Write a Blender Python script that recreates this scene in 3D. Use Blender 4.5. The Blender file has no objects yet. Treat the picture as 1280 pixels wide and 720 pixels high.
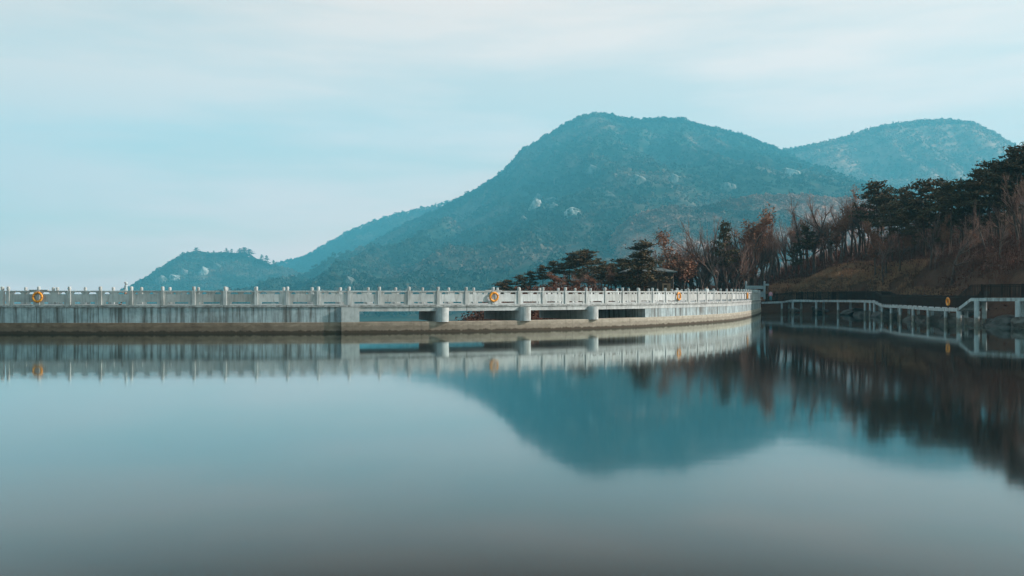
import bpy, bmesh, math, random
import numpy as np
from mathutils import Vector, Matrix, noise as mnoise

# ------------------------------------------------------------------ camera, sky, sun, exposure
S = bpy.context.scene
COL = S.collection
F = 1100.0            # focal length in 1280-wide pixels
CZ = 3.0              # eye height over the water
HZ = 367.0            # horizon row of the 720-high photograph
cam_d = bpy.data.cameras.new('camera')
cam_d.sensor_width = 36.0
cam_d.lens = 36.0 * F / 1280.0
cam_d.shift_y = (HZ - 360.0) / 1280.0
cam_d.clip_end = 20000
cam_d.clip_start = 0.1
cam = bpy.data.objects.new('camera', cam_d)
cam.location = (0, 0, CZ)
cam.rotation_euler = (math.radians(90), 0, 0)
COL.objects.link(cam)
S.camera = cam

SUN_EL = math.radians(27)
SUN_AZ = math.radians(91)           # measured from +Y towards +X
world = bpy.data.worlds.new('World')
S.world = world
world.use_nodes = True
nt = world.node_tree
nt.nodes.clear()
def wn(t, **k):
    n = nt.nodes.new(t)
    for a, b in k.items(): setattr(n, a, b)
    return n
w_out = wn('ShaderNodeOutputWorld')
w_bg = wn('ShaderNodeBackground')
w_bg.inputs['Strength'].default_value = 0.1
w_sky = wn('ShaderNodeTexSky', sky_type='NISHITA', sun_disc=False, sun_elevation=SUN_EL, sun_rotation=SUN_AZ,
           altitude=100, air_density=1.0, dust_density=2.0, ozone_density=2.0)
w_tc = wn('ShaderNodeTexCoord')
w_map = wn('ShaderNodeMapping')
w_map.inputs['Scale'].default_value = (1.6, 1.6, 11.0)
w_map.inputs['Rotation'].default_value = (0.05, 0.06, 0.4)
w_ns = wn('ShaderNodeTexNoise')
w_ns.inputs['Scale'].default_value = 1.9
w_ns.inputs['Detail'].default_value = 6
w_ns.inputs['Roughness'].default_value = 0.55
w_rp = wn('ShaderNodeValToRGB')
w_rp.color_ramp.elements[0].position = 0.33
w_rp.color_ramp.elements[0].color = (0.66, 0.66, 0.66, 1)
w_rp.color_ramp.elements[1].position = 0.60
w_rp.color_ramp.elements[1].color = (0.97, 0.97, 0.97, 1)
w_tint = wn('ShaderNodeMixRGB', blend_type='MULTIPLY')
w_tint.inputs['Fac'].default_value = 1.0
w_tint.inputs['Color2'].default_value = (1.30, 1.68, 1.30, 1)
w_mix = wn('ShaderNodeMixRGB')
# veil of thin high cloud, whiter towards the horizon
w_sep = wn('ShaderNodeSeparateXYZ')
w_hr = wn('ShaderNodeMapRange')
w_hr.inputs['From Min'].default_value = 0.0
w_hr.inputs['From Max'].default_value = 0.30
w_veil = wn('ShaderNodeMixRGB')
w_veil.inputs['Color1'].default_value = (12.2, 8.7, 8.1, 1)
w_veil.inputs['Color2'].default_value = (9.3, 7.0, 6.2, 1)
L = nt.links.new
L(w_tc.outputs['Generated'], w_map.inputs['Vector'])
L(w_map.outputs['Vector'], w_ns.inputs['Vector'])
L(w_ns.outputs['Fac'], w_rp.inputs['Fac'])
L(w_sky.outputs['Color'], w_tint.inputs['Color1'])
L(w_tc.outputs['Generated'], w_sep.inputs['Vector'])
L(w_sep.outputs['Z'], w_hr.inputs['Value'])
L(w_hr.outputs['Result'], w_veil.inputs['Fac'])
# the thin cloud lies over the hills; overhead and behind the viewer the sky is clear and deeper
w_cy = wn('ShaderNodeMapRange', interpolation_type='SMOOTHSTEP')
w_cy.inputs['From Min'].default_value = -0.45; w_cy.inputs['From Max'].default_value = 0.35
w_cy.inputs['To Min'].default_value = 0.12; w_cy.inputs['To Max'].default_value = 1.0
w_cz = wn('ShaderNodeMapRange', interpolation_type='SMOOTHSTEP')
w_cz.inputs['From Min'].default_value = 0.42; w_cz.inputs['From Max'].default_value = 0.85
w_cz.inputs['To Min'].default_value = 1.0; w_cz.inputs['To Max'].default_value = 0.25
w_m1 = wn('ShaderNodeMath', operation='MULTIPLY'); w_m2 = wn('ShaderNodeMath', operation='MULTIPLY')
L(w_sep.outputs['Y'], w_cy.inputs['Value']); L(w_sep.outputs['Z'], w_cz.inputs['Value'])
L(w_cy.outputs['Result'], w_m1.inputs[0]); L(w_cz.outputs['Result'], w_m1.inputs[1])
L(w_rp.outputs['Color'], w_m2.inputs[0]); L(w_m1.outputs[0], w_m2.inputs[1])
L(w_m2.outputs[0], w_mix.inputs['Fac'])
L(w_tint.outputs['Color'], w_mix.inputs['Color1'])
w_sun = wn('ShaderNodeMapRange')                        # the veil is brighter on the sun's side of the sky
w_sun.inputs['From Min'].default_value = -0.55; w_sun.inputs['From Max'].default_value = 0.55
w_sun.inputs['To Min'].default_value = 0.90; w_sun.inputs['To Max'].default_value = 1.22
w_vm = wn('ShaderNodeMixRGB', blend_type='MULTIPLY'); w_vm.inputs['Fac'].default_value = 1.0
L(w_sep.outputs['X'], w_sun.inputs['Value'])
L(w_veil.outputs['Color'], w_vm.inputs['Color1']); L(w_sun.outputs['Result'], w_vm.inputs['Color2'])
L(w_vm.outputs['Color'], w_mix.inputs['Color2'])
L(w_mix.outputs['Color'], w_bg.inputs['Color'])
L(w_bg.outputs['Background'], w_out.inputs['Surface'])

sun_d = bpy.data.lights.new('sun', 'SUN')
sun_d.energy = 5.0
sun_d.angle = math.radians(0.8)
sun_d.color = (1.0, 0.935, 0.88)
sun = bpy.data.objects.new('sun', sun_d)
to_sun = Vector((math.cos(SUN_EL) * math.sin(SUN_AZ), math.cos(SUN_EL) * math.cos(SUN_AZ), math.sin(SUN_EL)))
sun.rotation_euler = to_sun.to_track_quat('Z', 'Y').to_euler()
COL.objects.link(sun)

S.view_settings.view_transform = 'Standard'
S.view_settings.look = 'None'
S.view_settings.exposure = 0.5
S.view_settings.gamma = 1.0
S.view_settings.use_curve_mapping = False
S.cycles.use_denoising = True
S.cycles.max_bounces = 8
S.cycles.volume_bounces = 1
S.cycles.sample_clamp_indirect = 4.0

HAZE_DENSITY = 0.000195
HAZE_COLOR = (0.17, 0.68, 0.88, 1)

# ------------------------------------------------------------------ helpers
def tag(o, label=None, cat=None, group=None, kind=None):
    if label: o['label'] = label
    if cat: o['category'] = cat
    if group: o['group'] = group
    if kind: o['kind'] = kind
    return o

def empty(name, loc=(0, 0, 0), rz=0.0):
    o = bpy.data.objects.new(name, None)
    o.empty_display_size = 0.3
    o.location = loc
    o.rotation_euler = (0, 0, rz)
    COL.objects.link(o)
    return o

def mesh_obj(name, V, Fq, mat, parent=None, smooth=False, uv=None):
    """V (n,3); Fq an (m,k) array or a list of faces."""
    me = bpy.data.meshes.new(name)
    V = np.asarray(V, dtype=np.float32)
    if isinstance(Fq, np.ndarray):
        m, k = Fq.shape
        me.vertices.add(len(V)); me.vertices.foreach_set('co', V.ravel())
        me.loops.add(m * k); me.loops.foreach_set('vertex_index', Fq.astype(np.int32).ravel())
        me.polygons.add(m)
        me.polygons.foreach_set('loop_start', np.arange(0, m * k, k, dtype=np.int32))
        me.polygons.foreach_set('loop_total', np.full(m, k, dtype=np.int32))
        me.update(calc_edges=True)
        me.validate()
    else:
        me.from_pydata([tuple(map(float, v)) for v in V], [], [tuple(int(i) for i in f) for f in Fq])
        me.update()
    if uv is not None:
        lay = me.uv_layers.new(name='UVMap')
        lay.data.foreach_set('uv', np.asarray(uv, dtype=np.float32).ravel())
    if smooth:
        me.polygons.foreach_set('use_smooth', np.ones(len(me.polygons), dtype=bool))
    if mat: me.materials.append(mat)
    o = bpy.data.objects.new(name, me)
    COL.objects.link(o)
    if parent: o.parent = parent
    return o

class MB:
    def __init__(self): self.V = []; self.Fc = []; self.n = 0
    def add(self, V, Fc):
        V = np.asarray(V, float)
        self.V.append(V)
        self.Fc += [tuple(int(i) + self.n for i in f) for f in Fc]
        self.n += len(V)
    def box(self, c, size, rz=0.0, taper=1.0):
        x, y, z = [s / 2 for s in size]
        P = []
        for sz, t in ((-z, 1.0), (z, taper)):
            for sx, sy in ((-x, -y), (x, -y), (x, y), (-x, y)):
                P.append((sx * t, sy * t, sz))
        P = np.array(P)
        ca, sa = math.cos(rz), math.sin(rz)
        Q = np.stack([P[:, 0] * ca - P[:, 1] * sa + c[0], P[:, 0] * sa + P[:, 1] * ca + c[1], P[:, 2] + c[2]], 1)
        self.add(Q, [(3, 2, 1, 0), (4, 5, 6, 7), (0, 1, 5, 4), (1, 2, 6, 5), (2, 3, 7, 6), (3, 0, 4, 7)])
    def beam(self, a, b, w, h):
        a = np.array(a, float); b = np.array(b, float)
        d = b - a; d /= np.linalg.norm(d) + 1e-9
        up = np.array([0, 0, 1.0]) if abs(d[2]) < 0.95 else np.array([1.0, 0, 0])
        r = np.cross(d, up); r /= np.linalg.norm(r); u = np.cross(r, d)
        P = []
        for p in (a, b):
            for sx, sy in ((-1, -1), (1, -1), (1, 1), (-1, 1)):
                P.append(p + r * sx * w / 2 + u * sy * h / 2)
        self.add(P, [(0, 1, 2, 3), (7, 6, 5, 4), (4, 5, 1, 0), (5, 6, 2, 1), (6, 7, 3, 2), (7, 4, 0, 3)])
    def lathe(self, c, prof, n=16):
        V = []
        for r, z in prof:
            for i in range(n):
                a = 2 * math.pi * i / n
                V.append((c[0] + r * math.cos(a), c[1] + r * math.sin(a), c[2] + z))
        Fc = []
        for j in range(len(prof) - 1):
            for i in range(n):
                k = (i + 1) % n
                Fc.append((j * n + i, j * n + k, (j + 1) * n + k, (j + 1) * n + i))
        Fc.append(tuple(range(n - 1, -1, -1)))
        Fc.append(tuple((len(prof) - 1) * n + i for i in range(n)))
        self.add(V, Fc)
    def build(self, name, mat, parent=None, smooth=False, bevel=0.0, offset=None):
        V = np.concatenate(self.V)
        if offset is not None: V = V - np.array(offset)
        o = mesh_obj(name, V, self.Fc, mat, parent, smooth)
        if bevel:
            m = o.modifiers.new('bevel', 'BEVEL'); m.width = bevel; m.segments = 2; m.limit_method = 'ANGLE'
        return o

def copy_tree(o, parent=None):
    c = o.copy(); COL.objects.link(c); c.parent = parent
    for ch in list(o.children): copy_tree(ch, c)
    return c

def hash2(ix, iy, seed):
    h = (ix.astype(np.int64) * 374761393 + iy.astype(np.int64) * 668265263 + seed * 974634777) & 0xFFFFFFFF
    h = ((h ^ (h >> 13)) * 1274126177) & 0xFFFFFFFF
    h = h ^ (h >> 16)
    return (h & 0xFFFFFF) / float(0xFFFFFF)
def vnoise(x, y, seed=0):
    x = np.asarray(x, float); y = np.asarray(y, float)
    ix = np.floor(x); iy = np.floor(y)
    fx = x - ix; fy = y - iy
    fx = fx * fx * (3 - 2 * fx); fy = fy * fy * (3 - 2 * fy)
    a = hash2(ix, iy, seed); b = hash2(ix + 1, iy, seed); c = hash2(ix, iy + 1, seed); d = hash2(ix + 1, iy + 1, seed)
    return (a + (b - a) * fx) * (1 - fy) + (c + (d - c) * fx) * fy
def fbm(x, y, seed=0, oct=5, gain=0.5):
    s = 0; a = 1; t = 0
    for i in range(oct):
        s = s + a * (vnoise(x * 2 ** i, y * 2 ** i, seed + i * 17) - 0.5); t += a; a *= gain
    return s / t * 2
def sstep(a, b, x):
    t = np.clip((np.asarray(x, float) - a) / (b - a), 0, 1)
    return t * t * (3 - 2 * t)

def at(px, D, z=0.0):
    return Vector(((px - 640) / F * D, D, z))
def z_of(py, D):
    return CZ + (HZ - py) / F * D

# ------------------------------------------------------------------ materials
class N:
    def __init__(self, name, rough=0.8, spec=0.3):
        self.m = bpy.data.materials.new(name); self.m.use_nodes = True
        self.t = self.m.node_tree
        self.b = self.t.nodes['Principled BSDF']
        self.b.inputs['Roughness'].default_value = rough
        self.b.inputs['Specular IOR Level'].default_value = spec
    def new(self, t, **k):
        n = self.t.nodes.new(t)
        for a, b in k.items(): setattr(n, a, b)
        return n
    def link(self, a, b): self.t.links.new(a, b)
    def coord(self, kind='Object', scale=(1, 1, 1)):
        if kind == 'Position':
            c = self.new('ShaderNodeNewGeometry').outputs['Position']
        else:
            c = self.new('ShaderNodeTexCoord').outputs[kind]
        mp = self.new('ShaderNodeMapping'); mp.inputs['Scale'].default_value = scale
        self.link(c, mp.inputs['Vector'])
        return mp.outputs['Vector']
    def noise(self, vec, scale, detail=5, rough=0.55):
        n = self.new('ShaderNodeTexNoise')
        n.inputs['Scale'].default_value = scale; n.inputs['Detail'].default_value = detail; n.inputs['Roughness'].default_value = rough
        self.link(vec, n.inputs['Vector'])
        return n.outputs['Fac']
    def ramp(self, fac, stops):
        r = self.new('ShaderNodeValToRGB')
        e = r.color_ramp.elements
        while len(e) < len(stops): e.new(0.5)
        for x, (p, c) in zip(e, stops):
            x.position = p; x.color = (c[0], c[1], c[2], 1) if not isinstance(c, (int, float)) else (c, c, c, 1)
        self.link(fac, r.inputs['Fac'])
        return r.outputs['Color']
    def mix(self, fac, a, b, mode='MIX'):
        n = self.new('ShaderNodeMixRGB', blend_type=mode)
        for v, i in ((fac, 'Fac'), (a, 'Color1'), (b, 'Color2')):
            if hasattr(v, 'is_linked'): self.link(v, n.inputs[i])
            elif i == 'Fac': n.inputs[i].default_value = v
            else: n.inputs[i].default_value = (v[0], v[1], v[2], 1)
        return n.outputs['Color']
    def mapr(self, v, a, b, c=0.0, d=1.0):
        n = self.new('ShaderNodeMapRange')
        n.inputs['From Min'].default_value = a; n.inputs['From Max'].default_value = b
        n.inputs['To Min'].default_value = c; n.inputs['To Max'].default_value = d
        self.link(v, n.inputs['Value'])
        return n.outputs['Result']
    def math(self, op, a, b):
        n = self.new('ShaderNodeMath', operation=op)
        for i, v in enumerate((a, b)):
            if hasattr(v, 'is_linked'): self.link(v, n.inputs[i])
            else: n.inputs[i].default_value = v
        return n.outputs[0]
    def base(self, c):
        if hasattr(c, 'is_linked'): self.link(c, self.b.inputs['Base Color'])
        else: self.b.inputs['Base Color'].default_value = (c[0], c[1], c[2], 1)
        return self
    def bump(self, h, strength=0.3, dist=0.02):
        n = self.new('ShaderNodeBump'); n.inputs['Strength'].default_value = strength; n.inputs['Distance'].default_value = dist
        self.link(h, n.inputs['Height']); self.link(n.outputs['Normal'], self.b.inputs['Normal'])

def simple(name, c1, c2, scale, rough=0.85, coord='Object', bump=0.0, spec=0.2):
    k = N(name, rough, spec)
    v = k.coord(coord)
    f = k.noise(v, scale)
    k.base(k.ramp(f, [(0.32, c1), (0.68, c2)]))
    if bump: k.bump(f, bump, 0.05)
    return k.m

M = {}
def concrete_wall(name, clean, streak_amt, band):
    k = N(name, 0.9, 0.15)
    uv = k.new('ShaderNodeTexCoord').outputs['UV']
    def mp(s):
        n = k.new('ShaderNodeMapping'); n.inputs['Scale'].default_value = (s[0], s[1], 1); k.link(uv, n.inputs['Vector']); return n.outputs['Vector']
    mott = k.noise(mp((1, 1)), 1.3, 8, 0.65)
    col = k.ramp(mott, [(0.3, [c * 0.62 for c in clean]), (0.7, [min(1, c * 1.1) for c in clean])])
    # rain streaks running down the face
    s1 = k.noise(mp((2.2, 0.10)), 1.0, 6, 0.7)
    sm = k.ramp(s1, [(0.46, 0.0), (0.62, streak_amt)])
    s2 = k.noise(mp((7.0, 0.25)), 1.0, 4, 0.6)
    sm2 = k.ramp(s2, [(0.55, 0.0), (0.75, streak_amt * 0.8)])
    col = k.mix(sm, col, (0.075, 0.062, 0.05))
    col = k.mix(sm2, col, (0.10, 0.085, 0.07))
    s3 = k.noise(mp((0.55, 0.22)), 1.0, 6, 0.7)
    col = k.mix(k.ramp(s3, [(0.52, 0.0), (0.64, streak_amt * 0.75)]), col, (0.13, 0.115, 0.10))
    # patchy darker line under the coping
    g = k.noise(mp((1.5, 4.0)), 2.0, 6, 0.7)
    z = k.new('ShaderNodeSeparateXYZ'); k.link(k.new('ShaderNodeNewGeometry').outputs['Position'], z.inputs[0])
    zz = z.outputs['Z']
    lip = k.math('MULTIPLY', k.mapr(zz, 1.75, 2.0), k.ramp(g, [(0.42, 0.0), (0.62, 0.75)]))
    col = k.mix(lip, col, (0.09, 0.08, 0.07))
    # construction joints every few metres
    sx = k.new('ShaderNodeSeparateXYZ'); k.link(uv, sx.inputs[0])
    fr = k.math('FRACT', k.math('MULTIPLY', sx.outputs['X'], 1 / 4.6), 0.0)
    jn = k.mapr(k.math('ABSOLUTE', k.math('SUBTRACT', fr, 0.5), 0.0), 0.004, 0.010, 0.65, 0.0)
    col = k.mix(jn, col, (0.06, 0.055, 0.05))
    k.base(col)
    k.bump(mott, 0.35, 0.03)
    return k.m

def plinth_mat():
    k = N('waterline_concrete', 0.9, 0.15)
    uv = k.new('ShaderNodeTexCoord').outputs['UV']
    def mp(s):
        n = k.new('ShaderNodeMapping'); n.inputs['Scale'].default_value = (s[0], s[1], 1); k.link(uv, n.inputs['Vector']); return n.outputs['Vector']
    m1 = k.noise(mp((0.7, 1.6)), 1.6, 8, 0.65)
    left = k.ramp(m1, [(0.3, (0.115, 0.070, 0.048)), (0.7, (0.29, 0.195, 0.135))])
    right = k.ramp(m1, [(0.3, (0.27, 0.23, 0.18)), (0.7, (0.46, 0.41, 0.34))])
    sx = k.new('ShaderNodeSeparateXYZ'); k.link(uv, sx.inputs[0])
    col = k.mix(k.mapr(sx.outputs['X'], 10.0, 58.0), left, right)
    z = k.new('ShaderNodeSeparateXYZ'); k.link(k.new('ShaderNodeNewGeometry').outputs['Position'], z.inputs[0])
    wob = k.noise(mp((0.8, 0.0)), 2.0, 5, 0.7)
    zz = k.math('SUBTRACT', z.outputs['Z'], k.mapr(wob, 0.3, 0.7, 0.0, 0.24))
    # wet, algae-dark strip at the water
    wet = k.mapr(zz, 0.02, 0.12, 0.92, 0.0)
    col = k.mix(wet, col, (0.035, 0.022, 0.014))
    mid = k.math('MULTIPLY', k.mapr(zz, 0.38, 0.46, 1.0, 0.0), 0.35)
    col = k.mix(mid, col, (0.10, 0.075, 0.055))
    st = k.noise(mp((3.0, 0.15)), 1.0, 5, 0.6)
    col = k.mix(k.ramp(st, [(0.55, 0.0), (0.72, 0.4)]), col, (0.08, 0.065, 0.05))
    k.base(col); k.bump(m1, 0.4, 0.03)
    return k.m

M['wall'] = concrete_wall('weathered_concrete', (0.43, 0.495, 0.515), 0.85, True)
M['deck'] = concrete_wall('deck_concrete', (0.52, 0.52, 0.51), 0.20, False)
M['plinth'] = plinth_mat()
def pier_mat():
    k = N('pier_concrete', 0.9, 0.15)
    a = k.noise(k.coord('Position'), 1.8, 7, 0.6); b = k.noise(k.coord('Position', (3.5, 3.5, 0.35)), 1.2, 6, 0.65)
    col = k.ramp(a, [(0.3, (0.36, 0.37, 0.365)), (0.7, (0.53, 0.53, 0.52))])
    col = k.mix(k.ramp(b, [(0.48, 0.0), (0.68, 0.6)]), col, (0.17, 0.15, 0.125))
    k.base(col); k.bump(a, 0.25, 0.02)
    return k.m
M['pier'] = pier_mat()
def stone_mat():
    k = N('balustrade_stone', 0.85, 0.2)
    p = k.coord('Position')
    a = k.noise(p, 1.1, 7, 0.6); b = k.noise(k.coord('Position', (4, 4, 0.7)), 1.6, 5, 0.6)
    col = k.ramp(a, [(0.3, (0.42, 0.42, 0.415)), (0.7, (0.57, 0.565, 0.555))])
    col = k.mix(k.ramp(b, [(0.48, 0.0), (0.70, 0.6)]), col, (0.22, 0.21, 0.19))
    oi = k.new('ShaderNodeObjectInfo').outputs['Random']          # each stone weathered to its own tone
    col = k.mix(1.0, col, k.ramp(oi, [(0.0, (0.74, 0.73, 0.71)), (0.5, (0.93, 0.93, 0.93)), (1.0, (1.06, 1.06, 1.06))]), 'MULTIPLY')
    k.base(col); k.bump(a, 0.15, 0.02)
    return k.m
M['stone'] = stone_mat()
M['shaded_gatestone'] = simple('shade_toned_gate_stone', (0.24, 0.27, 0.275), (0.36, 0.39, 0.39), 1.5, 0.9)  # pale stone toned darker and cooler, painting in the shade on the gate
def pile_mat():
    k = N('pile_concrete', 0.85, 0.2)
    p = k.coord('Position')
    a = k.noise(p, 2.2, 6)
    col = k.ramp(a, [(0.3, (0.36, 0.39, 0.39)), (0.7, (0.52, 0.54, 0.54))])
    low = k.ramp(a, [(0.3, (0.17, 0.14, 0.11)), (0.7, (0.32, 0.28, 0.24))])
    z = k.new('ShaderNodeSeparateXYZ'); k.link(k.new('ShaderNodeNewGeometry').outputs['Position'], z.inputs[0])
    zz = k.math('ADD', z.outputs['Z'], k.mapr(a, 0.3, 0.7, -0.12, 0.12))
    col = k.mix(k.mapr(zz, 0.62, 0.80, 1.0, 0.0), col, low)
    k.base(col)
    return k.m
M['pile'] = pile_mat()
def edge_mat():
    k = N('painted_edge_beam', 0.7, 0.3)
    a = k.noise(k.coord('Position'), 1.8, 7, 0.65)
    b = k.noise(k.coord('Position', (3, 3, 0.4)), 1.6, 5)
    col = k.ramp(a, [(0.3, (0.36, 0.39, 0.39)), (0.65, (0.54, 0.56, 0.55))])
    col = k.mix(k.ramp(b, [(0.50, 0.0), (0.66, 0.75)]), col, (0.17, 0.15, 0.13))
    k.base(col)
    return k.m
M['edge'] = edge_mat()
M['darkmetal'] = simple('dark_railing_metal', (0.024, 0.013, 0.009), (0.036, 0.021, 0.015), 5.0, 0.6)
M['orange'] = simple('orange_ring_plastic', (0.72, 0.24, 0.015), (0.85, 0.33, 0.03), 3.0, 0.45, spec=0.4)
M['band'] = simple('ring_tape', (0.42, 0.13, 0.02), (0.5, 0.17, 0.03), 6.0, 0.5)
M['bark'] = simple('brown_bark', (0.055, 0.030, 0.021), (0.12, 0.068, 0.048), 2.5, 0.95)
M['greybark'] = simple('grey_bark', (0.075, 0.046, 0.036), (0.17, 0.11, 0.09), 2.0, 0.95)
M['twig'] = simple('bare_twigs', (0.16, 0.080, 0.060), (0.28, 0.160, 0.125), 0.6, 0.95)
def leafy(name, c1, c2, c3, sc):
    k = N(name, 0.8, 0.15)
    f = k.noise(k.coord('Object'), sc, 3)
    oi = k.new('ShaderNodeObjectInfo').outputs['Random']
    col = k.ramp(f, [(0.30, c1), (0.5, c2), (0.72, c3)])
    col = k.mix(k.mapr(oi, 0, 1, 0.0, 0.45), col, c1)
    k.base(col)
    return k.m
M['pine'] = leafy('pine_needles', (0.078, 0.042, 0.022), (0.098, 0.064, 0.030), (0.145, 0.100, 0.048), 0.5)
M['rust'] = leafy('dry_oak_leaves', (0.22, 0.085, 0.050), (0.30, 0.13, 0.075), (0.38, 0.19, 0.11), 0.6)
M['shrub'] = simple('dry_brush', (0.075, 0.028, 0.018), (0.16, 0.066, 0.045), 0.35, 0.95)
M['drygrass'] = simple('dry_ochre_grass', (0.26, 0.125, 0.068), (0.50, 0.28, 0.16), 0.5, 0.95)
M['rock'] = simple('shore_granite', (0.06, 0.052, 0.046), (0.19, 0.17, 0.15), 0.9, 0.9, bump=0.5)
def cliff_mat(name='pale_cliff_granite', f=1.0):
    k = N(name, 0.9, 0.1)
    a = k.noise(k.coord('Position', (0.075, 0.075, 0.024)), 1.0, 6, 0.65)
    k.base(k.ramp(a, [(0.40, (0.07, 0.08, 0.06)), (0.50, (0.34 * f, 0.32 * f, 0.29 * f)), (0.72, (0.72 * f, 0.68 * f, 0.63 * f))]))
    k.bump(a, 0.6, 1.0)
    return k.m
M['cliff'] = cliff_mat()
M['dullcliff'] = cliff_mat('grey_cliff_granite', 0.5)
M['roof'] = simple('grey_green_roof_tiles', (0.085, 0.095, 0.092), (0.13, 0.14, 0.137), 2.0, 0.8)
M['brownwall'] = simple('brown_timber_wall', (0.075, 0.048, 0.036), (0.125, 0.082, 0.062), 1.2, 0.9)
M['doorwood'] = simple('pale_door_wood', (0.34, 0.20, 0.12), (0.44, 0.28, 0.18), 2.0, 0.7)
M['darkglass'] = simple('dark_window', (0.02, 0.03, 0.03), (0.035, 0.05, 0.05), 1.0, 0.2, spec=0.5)
def ground_mat():
    k = N('leaf_litter_soil', 0.95, 0.1)
    p = k.coord('Position')
    a = k.noise(p, 0.25, 8, 0.65); b = k.noise(p, 2.5, 5, 0.7)
    col = k.ramp(a, [(0.35, (0.055, 0.026, 0.017)), (0.6, (0.105, 0.052, 0.033))])
    col = k.mix(k.ramp(b, [(0.4, 0.0), (0.7, 0.5)]), col, (0.16, 0.082, 0.050))
    k.base(col); k.bump(b, 0.6, 0.1)
    return k.m
M['ground'] = ground_mat()
def forest_mat(name, green, brown, bal):
    k = N(name, 0.9, 0.05)
    p = k.coord('Position')
    a = k.noise(p, 0.0032, 7, 0.65); b = k.noise(p, 0.022, 4, 0.6)
    col = k.mix(k.ramp(a, [(bal - 0.06, 0.0), (bal + 0.07, 1.0)]), green, brown)
    col = k.mix(1.0, col, k.ramp(b, [(0.3, 0.6), (0.7, 1.4)]), 'MULTIPLY')
    k.base(col)
    return k.m
M['forest'] = forest_mat('mountain_pines', (0.036, 0.052, 0.036), (0.17, 0.115, 0.085), 0.55)
M['palewood'] = forest_mat('pale_hill_wood', (0.17, 0.12, 0.09), (0.36, 0.22, 0.17), 0.47)
M['brownforest'] = forest_mat('rusty_hill_wood', (0.07, 0.066, 0.05), (0.42, 0.21, 0.15), 0.46)

# ------------------------------------------------------------------ the line of the bridge
PTS = np.array([(-112.5, 69.0), (-82.6, 66.9), (-57.6, 66.1), (-37.65, 65.46), (-32.65, 65.4), (-27.65, 65.51), (-22.66, 65.79), (-17.68, 66.25),
                (-12.74, 66.98), (-7.86, 68.07), (-3.11, 69.62), (1.42, 71.72), (5.64, 74.4), (9.49, 77.59), (13.0, 81.15),
                (16.21, 84.98), (19.16, 89.01), (21.87, 93.22), (24.4, 97.7), (27.5, 104.8), (31.2, 114.5), (34.9, 125.0), (38.4, 135.8)])
def catmull(P, n=40):
    out = []
    Q = np.vstack([2 * P[0] - P[1], P, 2 * P[-1] - P[-2]])
    for i in range(1, len(Q) - 2):
        p0, p1, p2, p3 = Q[i - 1], Q[i], Q[i + 1], Q[i + 2]
        t0 = 0; t1 = np.linalg.norm(p1 - p0) ** .5; t2 = t1 + np.linalg.norm(p2 - p1) ** .5; t3 = t2 + np.linalg.norm(p3 - p2) ** .5
        for t in np.linspace(t1, t2, n, endpoint=False):
            A1 = (t1 - t) / (t1 - t0) * p0 + (t - t0) / (t1 - t0) * p1
            A2 = (t2 - t) / (t2 - t1) * p1 + (t - t1) / (t2 - t1) * p2
            A3 = (t3 - t) / (t3 - t2) * p2 + (t - t2) / (t3 - t2) * p3
            B1 = (t2 - t) / (t2 - t0) * A1 + (t - t0) / (t2 - t0) * A2
            B2 = (t3 - t) / (t3 - t1) * A2 + (t - t1) / (t3 - t1) * A3
            out.append((t2 - t) / (t2 - t1) * B1 + (t - t1) / (t2 - t1) * B2)
    out.append(P[-1])
    return np.array(out)
class Path:
    def __init__(self, P):
        self.P = np.asarray(P, float)
        d = np.linalg.norm(np.diff(self.P, axis=0), axis=1)
        self.s = np.concatenate([[0], np.cumsum(d)])
        self.len = self.s[-1]
    def p(self, s):
        return np.array([np.interp(s, self.s, self.P[:, i]) for i in range(self.P.shape[1])])
    def tan(self, s):
        t = (self.p(min(s + .4, self.len)) - self.p(max(s - .4, 0)))[:2]
        return t / np.linalg.norm(t)
    def off(self, s, o, z=0.0):            # o > 0 lies towards the lake
        p = self.p(s); t = self.tan(s)
        return np.array([p[0] + t[1] * o, p[1] - t[0] * o, z])
    def ang(self, s):
        t = self.tan(s); return math.atan2(t[1], t[0])
    def s_at_px(self, px, o=0.0):
        best = None
        for s in np.arange(max(0, S0 - 5), self.len, 0.05):
            q = self.off(s, o)
            e = abs(640 + F * q[0] / q[1] - px)
            if best is None or e < best[0] - 1e-9: best = (e, s)
        return best[1]
FRONT = Path(catmull(PTS))
S0 = FRONT.s[np.argmin(np.linalg.norm(FRONT.P - np.array([-37.65, 65.46]), axis=1))]   # s of the first post in the picture
SEND = FRONT.len
DECK = 2.12; UNDER = 1.64; WID = 6.8
REAR = Path(np.array([FRONT.off(s, -WID)[:2] for s in np.linspace(0, SEND, 400)]))

def sweep(name, prof, s0, s1, mat, parent=None, step=1.0, path=FRONT):
    """closed profile [(offset towards lake, z)...] swept along the path, uv = (metres along, height)"""
    n = max(2, int(math.ceil((s1 - s0) / step)) + 1)
    ss = np.linspace(s0, s1, n); k = len(prof)
    V = [path.off(s, o, z) for s in ss for o, z in prof]
    Fc = []; UV = []
    for i in range(n - 1):
        for j in range(k):
            a, b = j, (j + 1) % k
            Fc.append((i * k + a, i * k + b, (i + 1) * k + b, (i + 1) * k + a))
            va, vb = prof[a][1] + 0.3 * prof[a][0], prof[b][1] + 0.3 * prof[b][0]
            UV += [(ss[i] - S0, va), (ss[i] - S0, vb), (ss[i + 1] - S0, vb), (ss[i + 1] - S0, va)]
    Fc.append(tuple(range(k - 1, -1, -1))); UV += [(prof[j][0] + ss[0] - S0, prof[j][1]) for j in range(k - 1, -1, -1)]
    Fc.append(tuple((n - 1) * k + j for j in range(k))); UV += [(prof[j][0] + ss[-1] - S0, prof[j][1]) for j in range(k)]
    return mesh_obj(name, V, Fc, mat, parent, uv=UV)

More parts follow.
